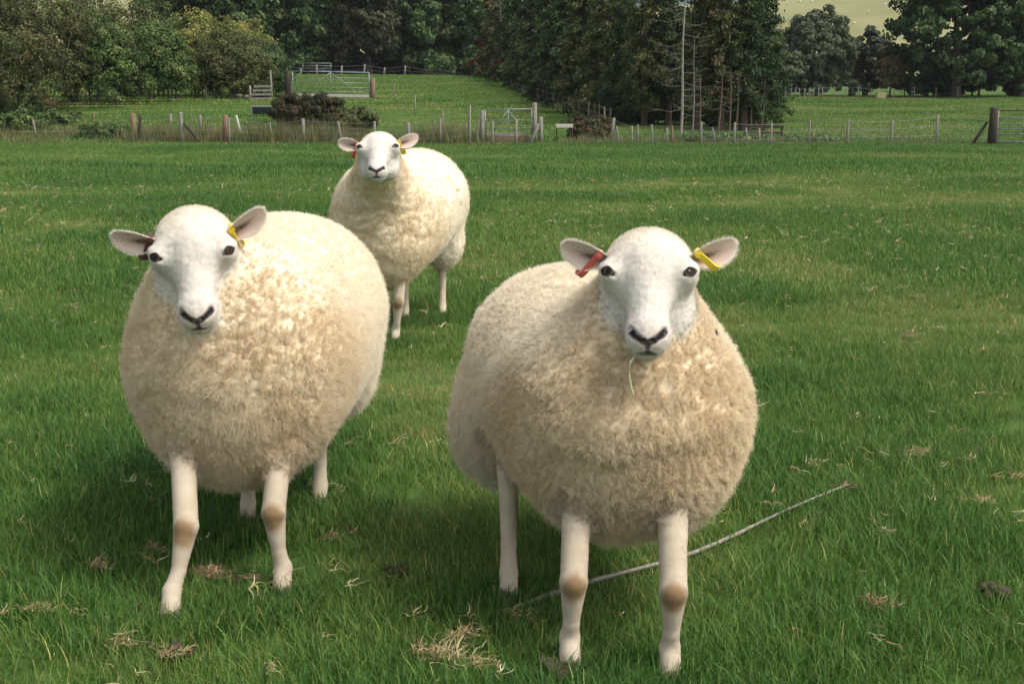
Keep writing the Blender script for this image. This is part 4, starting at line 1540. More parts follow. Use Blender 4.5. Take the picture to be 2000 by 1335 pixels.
def make_ear(root, sp, sgn, es, toW, R, S, rng):
    """cupped ear standing out sideways; es: dict(dir, open, len, wid, tag)"""
    n, m = 18, 15
    Lh = es.get('len', 0.098)
    wid = es.get('wid', 0.033)
    d = np.array([sgn * es['dir'][0], es['dir'][1], es['dir'][2]], float)
    d /= np.linalg.norm(d)
    nn = np.array([sgn * es['open'][0], es['open'][1], es['open'][2]], float)
    nn -= d * (nn @ d)
    nn /= np.linalg.norm(nn)
    s_ = np.cross(nn, d) * sgn                       # across, upper edge positive
    b0 = np.array([sgn * es.get('bx', 0.072), es.get('by', 0.030), es.get('bz', -0.030)])
    front, back = [], []
    cf, cb = [], []
    for i in range(n):
        t = i / (n - 1)
        w = wid * (0.34 + 0.76 * math.sin(min(1, t * 1.6) * math.pi / 2)) * math.sqrt(max(0.0, 1 - max(0, (t - 0.36) / 0.64) ** 1.9)) + 0.0008
        cup = 0.55 * (1 - t) ** 0.8 + 0.16
        for j in range(m):
            u = -1 + 2 * j / (m - 1)
            ang = u * cup * 1.9
            x = math.sin(ang) / max(cup * 1.9, 1e-3) * w
            zc = (math.cos(ang) - 1) / max(cup * 1.9, 1e-3) * w
            cen = b0 + d * Lh * t + s_ * (0.010 * math.sin(t * 2.2)) + nn * (-0.012 * t * t)
            rip = 0.0022 * math.sin(u * 9 + t * 2) * (1 - abs(u)) * (1 - t)
            p = cen + s_ * x - nn * zc * 1.0 + nn * rip
            th = 0.0045 * (1 - 0.6 * t) * (1 - 0.75 * u * u)
            front.append(p + nn * th * 0.2)
            back.append(p - nn * (th + 0.0006))
            k = math.exp(-((u * 1.0 - 0.10 + 0.25 * t) / 0.15) ** 2) * max(0, 1 - abs(t - 0.40) / 0.42)
            k2 = math.exp(-((u + 0.40 - 0.5 * t) / 0.12) ** 2) * max(0, 1 - abs(t - 0.34) / 0.28) * 0.8 + 0.35 * max(0, 1 - t / 0.4)
            inner = np.array((0.56, 0.40, 0.32)) * (1 - 0.4 * abs(u)) + np.array((0.80, 0.72, 0.64)) * 0.4 * abs(u)
            if abs(u) > 0.86: inner = np.array((0.86, 0.81, 0.72))
            dk = np.array((0.055, 0.024, 0.016))
            kk = min(1, 0.95 * k + k2)
            cf.append(inner * (1 - kk) + dk * kk)
            cb.append(np.array((0.85, 0.78, 0.68)))
    V = np.array([toW(q) for q in front + back])
    C = np.array(cf + cb)
    F = []
    o = n * m
    for i in range(n - 1):
        for j in range(m - 1):
            q = [i * m + j, i * m + j + 1, (i + 1) * m + j + 1, (i + 1) * m + j]
            if sgn < 0: q = q[::-1]
            F.append(q)
            F.append([o + a for a in q[::-1]])
        for j in (0, m - 1):
            F.append([i * m + j, (i + 1) * m + j, o + (i + 1) * m + j, o + i * m + j])
    for j in range(m - 1):
        a = (n - 1) * m + j
        F.append([a, a + 1, o + a + 1, o + a])
        F.append([j, j + 1, o + j + 1, o + j])
    import bmesh
    me = raw_mesh('ear', V, F, M['skin'], C, True)
    bm = bmesh.new()
    bm.from_mesh(me)
    bmesh.ops.recalc_face_normals(bm, faces=bm.faces)
    bm.to_mesh(me)
    bm.free()
    ear = bpy.data.objects.new('ear', me)
    COL.objects.link(ear)
    ear.parent = root
    # soft rim hairs
    fr = V[:o].reshape(n, m, 3)
    Wn = toW(nn) - toW((0, 0, 0))
    Wn /= np.linalg.norm(Wn)
    roots, dirs = [], []
    for _ in range(int(2600 * sp.get('earhair', 1))):
        i = rng.integers(1, n - 1)
        j = rng.choice([0, m - 1]) if rng.random() < 0.35 else rng.integers(0, m)
        f1 = rng.random()
        p = fr[i, j] * (1 - f1) + fr[min(i + 1, n - 1), j] * f1
        edge = j in (0, m - 1)
        out = (fr[i, j] - fr[i, m // 2])
        out = out / (np.linalg.norm(out) + 1e-6)
        along = fr[i + 1, m // 2] - fr[i, m // 2]
        along /= np.linalg.norm(along) + 1e-6
        if edge:
            dd = out * 0.8 + along * 0.6 + rng.normal(size=3) * 0.3
        elif rng.random() < 0.8:
            dd = along * 0.9 - Wn * 0.5 + rng.normal(size=3) * 0.3
            p = p - Wn * 0.004
        else:
            dd = along * 0.9 + Wn * 0.4 + rng.normal(size=3) * 0.35
        roots.append(p)
        dirs.append(dd / np.linalg.norm(dd))
    roots, dirs = np.array(roots), np.array(dirs)
    ln = rng.uniform(0.003, 0.008, len(roots))[:, None]
    Pq = np.stack([roots, roots + dirs * ln * 0.5, roots + dirs * ln + rng.normal(size=roots.shape) * 0.0008], 1)
    curves_obj('ear_hair', Pq, np.array([[1, 0.8, 0.3]]) * sp['rad'] * 0.45, np.full((len(roots), 3), (0.86, 0.79, 0.69)), ear, M['hair'])
    # ear tag: a strap looped through the ear with a round button
    tg = es.get('tag')
    if tg:
        ti, tj = es.get('tag_at', (6, 4))
        p0 = fr[ti, tj] + Wn * 0.004
        dn = np.array(es.get('tag_dir', (0.5 * sgn, 0, -0.85)))
        dn = dn[0] * R[0] + dn[1] * R[1] + dn[2] * R[2]
        dn /= np.linalg.norm(dn)
        wd = np.cross(dn, Wn)
        wd /= np.linalg.norm(wd)
        Wt = Wn * math.cos(0.35) + wd * math.sin(0.35) * sgn      # the loop hangs turned a little
        wd = np.cross(dn, Wt)
        wd /= np.linalg.norm(wd)
        Lt, wt, th = es.get('tag_len', 0.046) * S, 0.0068, 0.0018
        mb = MB()
        # loop: front strap down, round the bottom, back strap up
        path = [p0 + Wn * 0.003, p0 + dn * Lt * 0.4 + Wn * 0.002 + Wt * 0.003, p0 + dn * Lt * 0.8 + Wt * 0.009]
        for a in np.linspace(0, math.pi, 9):
            path.append(p0 + dn * (Lt * 0.82 + 0.011 * math.sin(a)) + Wt * (-0.002 + 0.011 * math.cos(a)))
        path += [p0 + dn * Lt * 0.5 - Wn * 0.020, p0 + dn * Lt * 0.10 - Wn * 0.018]
        vv, ff = [], []
        path = np.array(path)
        tan = np.gradient(path, axis=0)
        tan /= np.linalg.norm(tan, axis=1, keepdims=True)
        for p, t in zip(path, tan):
            no = np.cross(wd, t)
            for a_, b_ in ((-1, -1), (1, -1), (1, 1), (-1, 1)):
                vv.append(p + wd * wt * a_ + no * th * b_)
        for i in range(len(path) - 1):
            for k in range(4):
                k2 = (k + 1) % 4
                ff.append((i * 4 + k, i * 4 + k2, i * 4 + 4 + k2, i * 4 + 4 + k))
        ff += [(3, 2, 1, 0), tuple(len(vv) - 4 + k for k in range(4))]
        mb.add(vv, ff)
        mb.tube([p0 - Wn * 0.019, p0 + Wn * 0.0065], 0.0078, 12)
        mb.tube([p0 + Wn * 0.006, p0 + Wn * 0.0095], 0.0036, 10)
        to = mb.build('ear_tag', M[tg], ear, smooth=False)
        to['label'] = es['tag_label']


def fleg(top, kx, ky, foot, kz=0.185, r=(0.042, 0.0285, 0.0275, 0.0160, 0.0205, 0.0225)):
    """front leg: shoulder point, forearm, knee, cannon, fetlock, hoof (world points)"""
    top, foot = np.array(top, float), np.array(foot, float)
    kn = np.array([kx, ky, foot[2] + kz])
    return dict(p=[top, (top * 0.45 + kn * 0.55), kn, kn * 0.45 + foot * 0.55 + np.array([0, 0.004, 0.01]),
                   foot + np.array([0, 0.012, 0.058]), foot + np.array([0, -0.012, 0.018])],
                r=list(r), knee=2)


def hleg(top, foot, hock_back=0.05, hock_z=0.27, r=(0.072, 0.040, 0.0250, 0.0175, 0.0205, 0.0225)):
    top, foot = np.array(top, float), np.array(foot, float)
    hk = foot + np.array([0, hock_back, hock_z])
    return dict(p=[top, top * 0.4 + hk * 0.6 + np.array([0, -0.01, 0.03]), hk, hk * 0.4 + foot * 0.6 + np.array([0, 0.005, 0.01]),
                   foot + np.array([0, 0.010, 0.055]), foot + np.array([0, -0.012, 0.018])], r=list(r))


def g0(x, y):
    return on(x, y)


SHEEP = {}


def build_sheep():
    # right hand sheep, nearest
    f1, f2, f3 = g0(0.119, 2.350), g0(0.320, 2.305), g0(-0.008, 2.71)
    f4 = g0(0.165, 3.06)
    ear = dict(dir=(0.93, -0.20, 0.30), open=(0.06, 0.86, 0.45), len=0.112, wid=0.0285)
    SHEEP['right'] = make_sheep(dict(
        seed=2, base=on(0.16, 2.62), label='nearest sheep with curly chest wool and a pink-red tag in one ear',
        eye=(1267, 521, 2.43), pitch=math.radians(35), yaw=0.0, roll=0.01, hs=1.0,
        chest=(0.258, 2.60, 0.497), cr=np.array((0.249, 0.25, 0.252)), rump=(0.132, 3.02, 0.525), rr=np.array((0.236, 0.25, 0.235)),
        neck_off=(0.0, -0.02, 0.10), nr=0.195,
        hips=[(-0.03, 3.05, 0.38, 0.11, 0.16, 0.17), (0.27, 3.08, 0.38, 0.12, 0.16, 0.17)],
        legs=[fleg((0.14, 2.48, 0.42), 0.125, 2.345, f1), fleg((0.332, 2.44, 0.42), 0.322, 2.300, f2),
              hleg((-0.03, 2.97, 0.42), f3, 0.06), hleg((0.22, 3.10, 0.42), f4)],
        locks=44000, strands=8, len=0.0175, lock_r=0.0030, rad=0.00032, clump=0.55, wave=0.0022, freq=12, lean=0.55, droop=0.9, fluff=1.3, kpts=7, stray=0.14, skirt=0.7,
        nface=60000, lump=0.0022, tint=(0.98, 0.945, 0.885),
        earL=dict(ear, tag='tag_red', tag_label='pink-red looped ear tag', tag_at=(5, 4), tag_dir=(-0.62, 0.2, -0.62), tag_len=0.062),
        earR=dict(ear, dir=(0.92, -0.22, 0.36), tag='tag_yellow', tag_label='yellow looped ear tag', tag_at=(5, 3), tag_dir=(0.72, 0.2, -0.5), tag_len=0.048)))
    # left hand sheep
    f1, f2, f3, f4 = g0(-0.775, 2.615), g0(-0.545, 2.745), g0(-0.735, 3.25), g0(-0.560, 3.42)
    SHEEP['left'] = make_sheep(dict(
        seed=5, base=on(-0.66, 3.05), label='sheep with cracked smooth chest wool and a dark brown tag in one ear',
        eye=(374, 488, 2.76), pitch=math.radians(48), yaw=-0.10, roll=0.075, hs=1.0,
        chest=(-0.680, 2.98, 0.533), cr=np.array((0.262, 0.26, 0.310)), rump=(-0.640, 3.46, 0.585), rr=np.array((0.275, 0.26, 0.262)),
        neck_off=(0.0, -0.03, 0.10), nr=0.19,
        hips=[(-0.78, 3.5, 0.42, 0.12, 0.16, 0.16), (-0.52, 3.5, 0.42, 0.12, 0.16, 0.16)],
        legs=[fleg((-0.80, 2.88, 0.47), -0.748, 2.675, f1, 0.195), fleg((-0.555, 2.92, 0.47), -0.563, 2.76, f2, 0.195),
              hleg((-0.745, 3.38, 0.45), f3), hleg((-0.56, 3.45, 0.45), f4)],
        locks=40000, strands=8, len=0.0135, lock_r=0.0038, rad=0.00034, clump=0.16, wave=0.0010, freq=10, lean=0.38, droop=0.7, fluff=0.7, kpts=5, stray=0.22,
        nface=50000, crack=0.0085, lump=0.0006, hump=0.0028, fold=0.0022, tint=(0.99, 0.965, 0.92),
        earL=dict(ear, dir=(0.92, -0.12, 0.25), tag='tag_brown', tag_label='dark brown looped ear tag', tag_at=(4, 3), tag_dir=(-0.42, 0.2, -0.88), tag_len=0.064),
        earR=dict(ear, dir=(0.78, -0.20, 0.55), tag='tag_yellow', tag_label='yellow looped ear tag', tag_at=(4, 3), tag_dir=(0.22, 0.1, -0.95), tag_len=0.064)))
    # sheep at the back
    f1, f2, f3, f4 = g0(-0.573, 5.93), g0(-0.80, 6.10), g0(-0.378, 6.56), g0(-0.57, 6.45)
    SHEEP['back'] = make_sheep(dict(
        seed=9, base=on(-0.58, 6.2), label='small-looking sheep standing behind the two others with its chin raised',
        eye=(737, 281, 5.48), pitch=math.radians(26), yaw=-0.08, roll=0.02, hs=1.0, voxel=0.0135, fine=True,
        chest=(-0.640, 6.02, 0.530), cr=np.array((0.245, 0.25, 0.305)), rump=(-0.490, 6.52, 0.620), rr=np.array((0.255, 0.27, 0.262)),
        neck_off=(0.0, -0.03, 0.12), nr=0.19,
        hips=[(-0.64, 6.5, 0.44, 0.12, 0.16, 0.17), (-0.375, 6.6, 0.40, 0.115, 0.16, 0.15)],
        legs=[fleg((-0.53, 5.98, 0.50), -0.555, 5.915, f1, 0.20), fleg((-0.76, 6.05, 0.48), -0.79, 6.03, f2, 0.20),
              hleg((-0.38, 6.5, 0.45), f3), hleg((-0.60, 6.45, 0.45), f4)],
        locks=13000, strands=8, len=0.010, lock_r=0.0065, rad=0.0006, clump=0.1, wave=0.0006, freq=8, lean=0.25, droop=0.5, fluff=0.8, kpts=4, stray=0.30,
        nface=22000, crack=0.007, lump=0.0012, tint=(0.99, 0.965, 0.92), earhair=0.5,
        earL=dict(ear, dir=(0.92, -0.12, 0.22), tag='tag_orange', tag_label='orange-red looped ear tag', tag_at=(4, 3), tag_dir=(-0.35, 0.2, -0.85), tag_len=0.072),
        earR=dict(ear, dir=(0.90, -0.15, 0.40), tag='tag_yellow', tag_label='yellow looped ear tag', tag_at=(4, 3), tag_dir=(0.30, 0.1, -0.9), tag_len=0.064)))


build_sheep()
# ------------------------------------------------------------------ grass
def grass_material():
    m, nt, b = nmat('grass_blade', 0.55, 0.25)
    def attr(name, kind):
        a = nt.nodes.new('ShaderNodeAttribute')
        a.attribute_name = name
        a.attribute_type = kind
        return a
    ti = attr('tint', 'INSTANCER')
    lc = attr('col', 'GEOMETRY')
    r = ramp_node(nt, [(0.0, (0.034, 0.098, 0.022)), (0.35, (0.068, 0.156, 0.028)), (0.65, (0.115, 0.205, 0.040)), (1.0, (0.22, 0.265, 0.08))])
    nt.links.new(ti.outputs['Fac'], r.inputs[0])
    mx = nt.nodes.new('ShaderNodeMix')
    mx.data_type = 'RGBA'
    mx.blend_type = 'MULTIPLY'
    mx.inputs[0].default_value = 1.0
    nt.links.new(r.outputs[0], mx.inputs[6])
    nt.links.new(lc.outputs['Color'], mx.inputs[7])
    nt.links.new(mx.outputs[2], b.inputs['Base Color'])
    t = nt.nodes.new('ShaderNodeBsdfTranslucent')
    ms = nt.nodes.new('ShaderNodeMixShader')
    ms.inputs[0].default_value = 0.3
    nt.links.new(mx.outputs[2], t.inputs[0])
    nt.links.new(b.outputs[0], ms.inputs[1])
    nt.links.new(t.outputs[0], ms.inputs[2])
    nt.links.new(ms.outputs[0], nt.nodes['Material Output'].inputs[0])
    return m


def blades(n, radius, h, w, rng, segs=3, lean=0.55, straw=0.04, col=None):
    """a patch of n curved grass blades -> V, F, C"""
    a = rng.uniform(0, 6.283, n)
    rr = radius * np.sqrt(rng.random(n))
    root = np.stack([rr * np.cos(a), rr * np.sin(a), np.full(n, -0.01)], 1)
    az = rng.uniform(0, 6.283, n)
    d = np.stack([np.cos(az), np.sin(az), np.zeros(n)], 1)
    face = az + math.pi / 2 + rng.normal(size=n) * 0.5
    sd_ = np.stack([np.cos(face), np.sin(face), np.zeros(n)], 1)
    H = h * rng.uniform(0.45, 1.25, n)
    W = w * rng.uniform(0.6, 1.2, n)
    le = lean * rng.uniform(0.1, 1.5, n)
    rows = []
    for k in range(segs + 1):
        t = k / segs
        p = root + d * (H * le * t * t)[:, None]
        p[:, 2] += H * t * (1 - 0.32 * np.minimum(le, 1.2) * t)
        wk = (W * (1 - t) ** 0.7 * 0.5)[:, None] if k < segs else (W * 0.04)[:, None]
        rows.append(p - sd_ * wk)
        rows.append(p + sd_ * wk)
    V = np.stack(rows, 1)
    m = 2 * (segs + 1)
    F = []
    for k in range(segs):
        F.append(np.stack([np.arange(n) * m + 2 * k + j for j in (0, 1, 3, 2)], 1))
    F = np.concatenate(F)
    if col is None:
        hue = rng.normal(size=(n, 1))
        C = 1.0 + np.concatenate([0.22 * hue, 0.10 * hue, 0.08 * hue], 1) + 0.20 * rng.normal(size=(n, 1))
        st = rng.random(n) < straw
        C[st] = np.array((3.4, 1.9, 2.8)) * rng.uniform(0.7, 1.2, (st.sum(), 1))
        C = np.clip(C, 0.3, 5)
    else:
        C = np.asarray(col)[rng.choice(len(col), n)] * rng.uniform(0.75, 1.2, (n, 1))
    return V.reshape(-1, 3), F, np.repeat(C, m, axis=0)


def straw_tuft(n, radius, length, w, rng, pal):
    """crumpled dead stems lying at all angles"""
    K = 5
    p = np.concatenate([rng.normal(size=(n, 2)) * radius * 0.6, np.abs(rng.normal(size=(n, 1))) * radius * 0.35], 1)
    az = rng.uniform(0, 6.283, n)
    el = rng.uniform(-0.2, 0.9, n)
    step = length * rng.uniform(0.35, 1.25, n) / K
    rows = [p.copy()]
    for k in range(K):
        p = p + step[:, None] * np.stack([np.cos(az) * np.cos(el), np.sin(az) * np.cos(el), np.sin(el)], 1)
        az = az + rng.normal(size=n) * 0.55
        el = el * 0.75 + rng.normal(size=n) * 0.35 - 0.08
        rows.append(p.copy())
    W = (w * rng.uniform(0.5, 1.2, n) * 0.5)[:, None]
    V = []
    sd_ = np.stack([-np.sin(az), np.cos(az) * 0.4, 0.6 + 0 * az], 1)
    for k, q in enumerate(rows):
        wk = W * (1 - 0.7 * k / K)
        V += [q - sd_ * wk, q + sd_ * wk]
    V = np.stack(V, 1)
    m = 2 * (K + 1)
    F = np.concatenate([np.stack([np.arange(n) * m + 2 * k + j for j in (0, 1, 3, 2)], 1) for k in range(K)])
    C = np.asarray(pal)[rng.choice(len(pal), n)] * rng.uniform(0.7, 1.2, (n, 1))
    return V.reshape(-1, 3), F, np.repeat(C, m, axis=0)


GRASS_MAT = grass_material()


def scatter(name, protos, pts, rot, scl, tint, label):
    """one object whose points carry the patches as instances"""
    coll = bpy.data.collections.new(name + '_kinds')
    for i, (V, F, C) in enumerate(protos):
        o = bpy.data.objects.new('%s_patch_%02d' % (name, i), raw_mesh(name, V, F, GRASS_MAT, C))
        coll.objects.link(o)
    me = bpy.data.meshes.new(name)
    me.vertices.add(len(pts))
    me.vertices.foreach_set('co', np.asarray(pts, np.float32).ravel())
    for nm, ar in (('rotz', rot), ('scl', scl), ('tint', tint)):
        at_ = me.attributes.new(nm, 'FLOAT', 'POINT')
        at_.data.foreach_set('value', np.asarray(ar, np.float32))
    ai = me.attributes.new('pick', 'INT', 'POINT')
    ai.data.foreach_set('value', RNG.integers(0, len(protos), len(pts)).astype(np.int32))
    me.materials.append(GRASS_MAT)
    ob = bpy.data.objects.new(name, me)
    COL.objects.link(ob)
    ng = bpy.data.node_groups.new(name, 'GeometryNodeTree')
    ng.interface.new_socket('Geometry', in_out='INPUT', socket_type='NodeSocketGeometry')
    ng.interface.new_socket('Geometry', in_out='OUTPUT', socket_type='NodeSocketGeometry')
    gi, go = ng.nodes.new('NodeGroupInput'), ng.nodes.new('NodeGroupOutput')
    ci = ng.nodes.new('GeometryNodeCollectionInfo')
    ci.inputs['Collection'].default_value = coll
    ci.inputs['Separate Children'].default_value = True
    ip = ng.nodes.new('GeometryNodeInstanceOnPoints')
    ip.inputs['Pick Instance'].default_value = True

    def na(nm, ty):
        a = ng.nodes.new('GeometryNodeInputNamedAttribute')
        a.data_type = ty
        a.inputs[0].default_value = nm
        return a.outputs[0]
    cx = ng.nodes.new('ShaderNodeCombineXYZ')
    ng.links.new(na('rotz', 'FLOAT'), cx.inputs[2])
    ng.links.new(gi.outputs[0], ip.inputs['Points'])
    ng.links.new(ci.outputs[0], ip.inputs['Instance'])
    ng.links.new(na('pick', 'INT'), ip.inputs['Instance Index'])
    ng.links.new(cx.outputs[0], ip.inputs['Rotation'])
    ng.links.new(na('scl', 'FLOAT'), ip.inputs['Scale'])
    ng.links.new(ip.outputs[0], go.inputs[0])
    md = ob.modifiers.new('scatter', 'NODES')
    md.node_group = ng
    return tag(ob, label, kind='stuff')


def lush(x, y):
    return 0.62 * vnoise(x, y, 1.0, 11) + 0.42 * vnoise(x, y, 0.38, 12) + 0.45 * vnoise(x, y * 1.4, 3.0, 13)


def grass_points(y0, y1, dens, rng, margin=1.0, k=0.47):
    n = int(dens * ((k * y1 + margin) + (k * y0 + margin)) * (y1 - y0))
    y = rng.uniform(y0, y1, n * 2)
    w = k * y + margin
    keep = rng.random(n * 2) < w / (k * y1 + margin)
    y, w = y[keep], w[keep]
    x = rng.uniform(-1, 1, len(y)) * w
    return x, y


FEET = [(0.119, 2.350), (0.320, 2.305), (-0.008, 2.71), (0.165, 3.06), (-0.775, 2.615), (-0.545, 2.745), (-0.735, 3.25), (-0.560, 3.42),
        (-0.573, 5.93), (-0.80, 6.10), (-0.378, 6.56), (-0.57, 6.45)]


def build_grass():
    rng = np.random.default_rng(77)
    specs = [('grass_near', 8, 260, 0.15, 0.060, 0.0034, 1.5, 7.2, 62, 3, 'short green pasture grass round the sheep'),
             ('grass_mid', 6, 460, 0.42, 0.062, 0.0060, 6.6, 19, 13, 2, 'green pasture grass behind the sheep'),
             ('grass_far', 6, 700, 1.3, 0.07, 0.014, 17.5, 47, 2.0, 2, 'green pasture grass towards the fences'),
             ('grass_distant', 5, 900, 2.6, 0.075, 0.035, 45, 128, 0.5, 1, 'grass of the fields beyond the fences')]
    for nm, npr, nb, rad, h, w, y0, y1, dens, seg, lab in specs:
        protos = [blades(nb, rad, h, w, rng, seg, straw=0.055 if 'near' in nm else 0.06) for _ in range(npr)]
        x, y = grass_points(y0, y1, dens, rng)
        lu = lush(x, y)
        big = 0.5 * vnoise(x, y * 0.6, 5.5, 15) + 0.5 * vnoise(x, y, 14, 16)
        s = 1.0 + 0.55 * np.clip(lu, -0.9, 1) + rng.normal(size=len(x)) * 0.10
        # the far slopes are grazed shorter and lighter
        tint = np.clip(0.55 - 0.46 * lu + 0.12 * big + 0.10 * rng.normal(size=len(x)) + 0.06 * sstep(8, 40, y) + 0.14 * sstep(42, 60, y), 0.02, 0.98)
        s = np.clip(s, 0.5, 1.9)
        if nm == 'grass_near':                    # tussocks the sheep stand in
            ex = [(f[0] + rng.normal() * 0.06, f[1] - rng.uniform(0.02, 0.13)) for f in FEET for _ in range(9)]
            ex = np.array(ex)
            x, y = np.concatenate([x, ex[:, 0]]), np.concatenate([y, ex[:, 1]])
            s = np.concatenate([s, rng.uniform(0.75, 1.15, len(ex))])
            tint = np.concatenate([tint, rng.uniform(0.15, 0.5, len(ex))])
        if nm == 'grass_distant':
            tk = (np.abs(y - 47.6) < 2.6) & (np.abs((x / y * FPX + 1000) - (135 + (y - 46) / 4.5 * 195)) < 28)
            x, y, s, tint = x[~tk], y[~tk], s[~tk], tint[~tk]
            keep = ~((y > 52) & (x > (np.interp(y, [52, 60, 108], [13, 7, -1])) - 0.5) & (x < 13 + 0 * y) & (y < 100))
            x, y, s, tint = x[keep], y[keep], s[keep], tint[keep]
        scatter(nm, protos, np.stack([x, y, G(x, y)], 1), rng.uniform(0, 6.28, len(x)), s, tint, lab)
    # tall dry rushes along the fence
    pal = [(0.34, 0.28, 0.14), (0.24, 0.20, 0.10), (0.13, 0.16, 0.06), (0.08, 0.13, 0.04), (0.20, 0.14, 0.08), (0.07, 0.11, 0.035), (0.10, 0.12, 0.05)]
    V, F, C, n = [], [], [], 0
    runs = [(235, 470, 44.8, 0.62, 150), (470, 700, 44.6, 0.75, 150), (800, 945, 44.8, 0.68, 90), (700, 800, 45, 0.4, 40), (945, 1040, 45.6, 0.35, 30),
            (60, 240, 47.0, 0.3, 50), (1100, 1200, 45.6, 0.35, 40), (1210, 1560, 45.3, 0.30, 110), (0, 2000, 43.6, 0.20, 150), (1550, 1930, 44.2, 0.22, 60), (0, 250, 47.0, 0.5, 90), (0, 420, 45.0, 0.34, 70)]
    for a, b_, dep, hh, cnt in runs:
        for px in rng.uniform(a, b_, cnt):
            v, f, c = blades(46, 0.28, hh * rng.uniform(0.35, 1.25), 0.016, rng, 2, 0.35, col=pal)
            q = at_depth(px, dep + rng.uniform(-0.7, 1.6))
            V.append(v + q)
            F.append(f + n)
            C.append(c)
            n += len(v)
    tag(mesh_obj('rushes', np.concatenate(V), np.concatenate(F), M['leaf'], None, np.concatenate(C)), 'tall dry tan rushes and seeding grass along the fence', kind='stuff')
    # straw bits all over the near field
    strawp = [(0.52, 0.42, 0.22), (0.42, 0.31, 0.16), (0.34, 0.22, 0.13), (0.55, 0.50, 0.30)]
    V, F, C, n = [], [], [], 0
    x, y = grass_points(2.2, 18, 11.0, rng, 0.4)
    for xx, yy in zip(x, y):
        if 'right' in SHEEP and False: continue
        v, f, c = straw_tuft(int(rng.integers(1, 9)), rng.uniform(0.006, 0.03), rng.uniform(0.02, 0.075) * rng.random() ** 0.5 + 0.01, 0.0026 + 0.0003 * yy, rng, strawp)
        v[:, 2] += 0.028 + 0.02 * rng.random()
        V.append(v + on(xx, yy))
        F.append(f + n)
        C.append(c)
        n += len(v)
    tag(mesh_obj('straw_bits', np.concatenate(V), np.concatenate(F), M['leaf'], None, np.concatenate(C)), 'bits of dry straw scattered through the grass', kind='stuff')
    # larger dead tufts one can point at
    T = [(857, 1300, 0.085, 90, 0, 'large tan dead grass tuft at the bottom edge between the two front sheep'), (415, 1142, 0.075, 80, 1, 'reddish dead tuft beside the front hoof of the left sheep'),
         (58, 1205, 0.055, 40, 0, 'upright tan dead tuft near the lower left corner'), (195, 1122, 0.05, 40, 1, 'small reddish dead tuft in the dark grass left of the left sheep'),
         (305, 1088, 0.045, 30, 1, 'dead tuft just left of the left sheep front knee'), (1785, 900, 0.075, 60, 0, 'pale dead tuft, widest on the right side beyond the stick'),
         (1925, 995, 0.05, 36, 0, 'pair of pale dead wisps low on the right edge'), (1985, 945, 0.055, 36, 0, 'dead tuft cut by the right edge'),
         (1705, 1195, 0.055, 46, 1, 'dead tuft with a brown clod right of the nearest sheep'), (918, 1255, 0.055, 50, 0, 'dead tuft above the large tan one'),
         (1585, 918, 0.045, 30, 0, 'dead tuft beside the upper end of the stick'), (650, 1062, 0.045, 30, 1, 'faint brown dead tuft right of the left sheep'),
         (1778, 665, 0.06, 36, 1, 'dead tuft in the lush grass far right'), (1000, 1218, 0.05, 26, 0, 'thin yellow tuft near the lower end of the stick'),
         (240, 1275, 0.05, 36, 0, 'yellowish dead tuft at the bottom left'), (330, 1300, 0.045, 36, 0, 'tan tuft beside the brown dung at the bottom left')]
    pal2 = [[(0.50, 0.38, 0.20), (0.40, 0.29, 0.15), (0.58, 0.48, 0.28)], [(0.36, 0.22, 0.14), (0.28, 0.16, 0.11), (0.46, 0.34, 0.20)]]
    for px, py, rad, nb, k, lab in T:
        q = at_row(px, py, 2.2, 9.0)
        sub = [straw_tuft(max(4, int(1.5 * nb * w_)), rad * 0.36 * w_ ** 0.5, rad * 0.55, 0.0025, rng, pal2[k]) for w_ in (0.8, 0.35, 0.25)]
        offs = [np.zeros(3)] + [np.array([rng.uniform(-1, 1) * rad * 1.1, rng.uniform(-1, 1) * rad * 0.7, 0]) for _ in range(2)]
        v = np.concatenate([a[0] + o_ for a, o_ in zip(sub, offs)])
        f = np.concatenate([a[1] + sum(len(b2[0]) for b2 in sub[:i_]) for i_, a in enumerate(sub)])
        c = np.concatenate([a[2] for a in sub])
        v[:, 0] *= 1.3
        v[:, 2] = v[:, 2] * 1.1 + 0.022
        o = mesh_obj('dead_tuft', v, f, M['leaf'], None, c, False, q)
        tag(o, lab, 'grass tuft', 'dead grass tufts lying in the pasture')
    # stick
    a, b = at_depth_y(1012, 1196), at_depth_y(1652, 962)
    st = empty('stick', (a + b) / 2, 'long thin pale dead stick lying in the grass behind the nearest sheep', 'stick')
    mb = MB()
    q = [a + (b - a) * t + np.array([0, -0.05 * math.sin(t * math.pi) + 0.008 * math.sin(11 * t), 0.014 + 0.012 * t + 0.005 * math.sin(9 * t)]) - (a + b) / 2 for t in np.linspace(0, 1, 16)]
    mb.tube(q, np.linspace(0.0064, 0.0036, 16) * (1 + 0.12 * rng.normal(size=16)), 7, jitter=0.12)
    mb.build('stem', M['bark_pale'], st, smooth=True)
    mb = MB()
    for k in range(16):
        e = q[-1] + rng.normal(size=3) * np.array([0.026, 0.016, 0.010])
        mb.tube([q[-1] - (q[-1] - q[-2]) * rng.random() * 0.5, e], [0.0028, 0.0012], 4)
    mb.build('root_tuft', M['wood_brown'], st)
    # dung
    dm = plain_mat('dung', (0.022, 0.015, 0.010), (0.075, 0.05, 0.034), 90, 0.85)
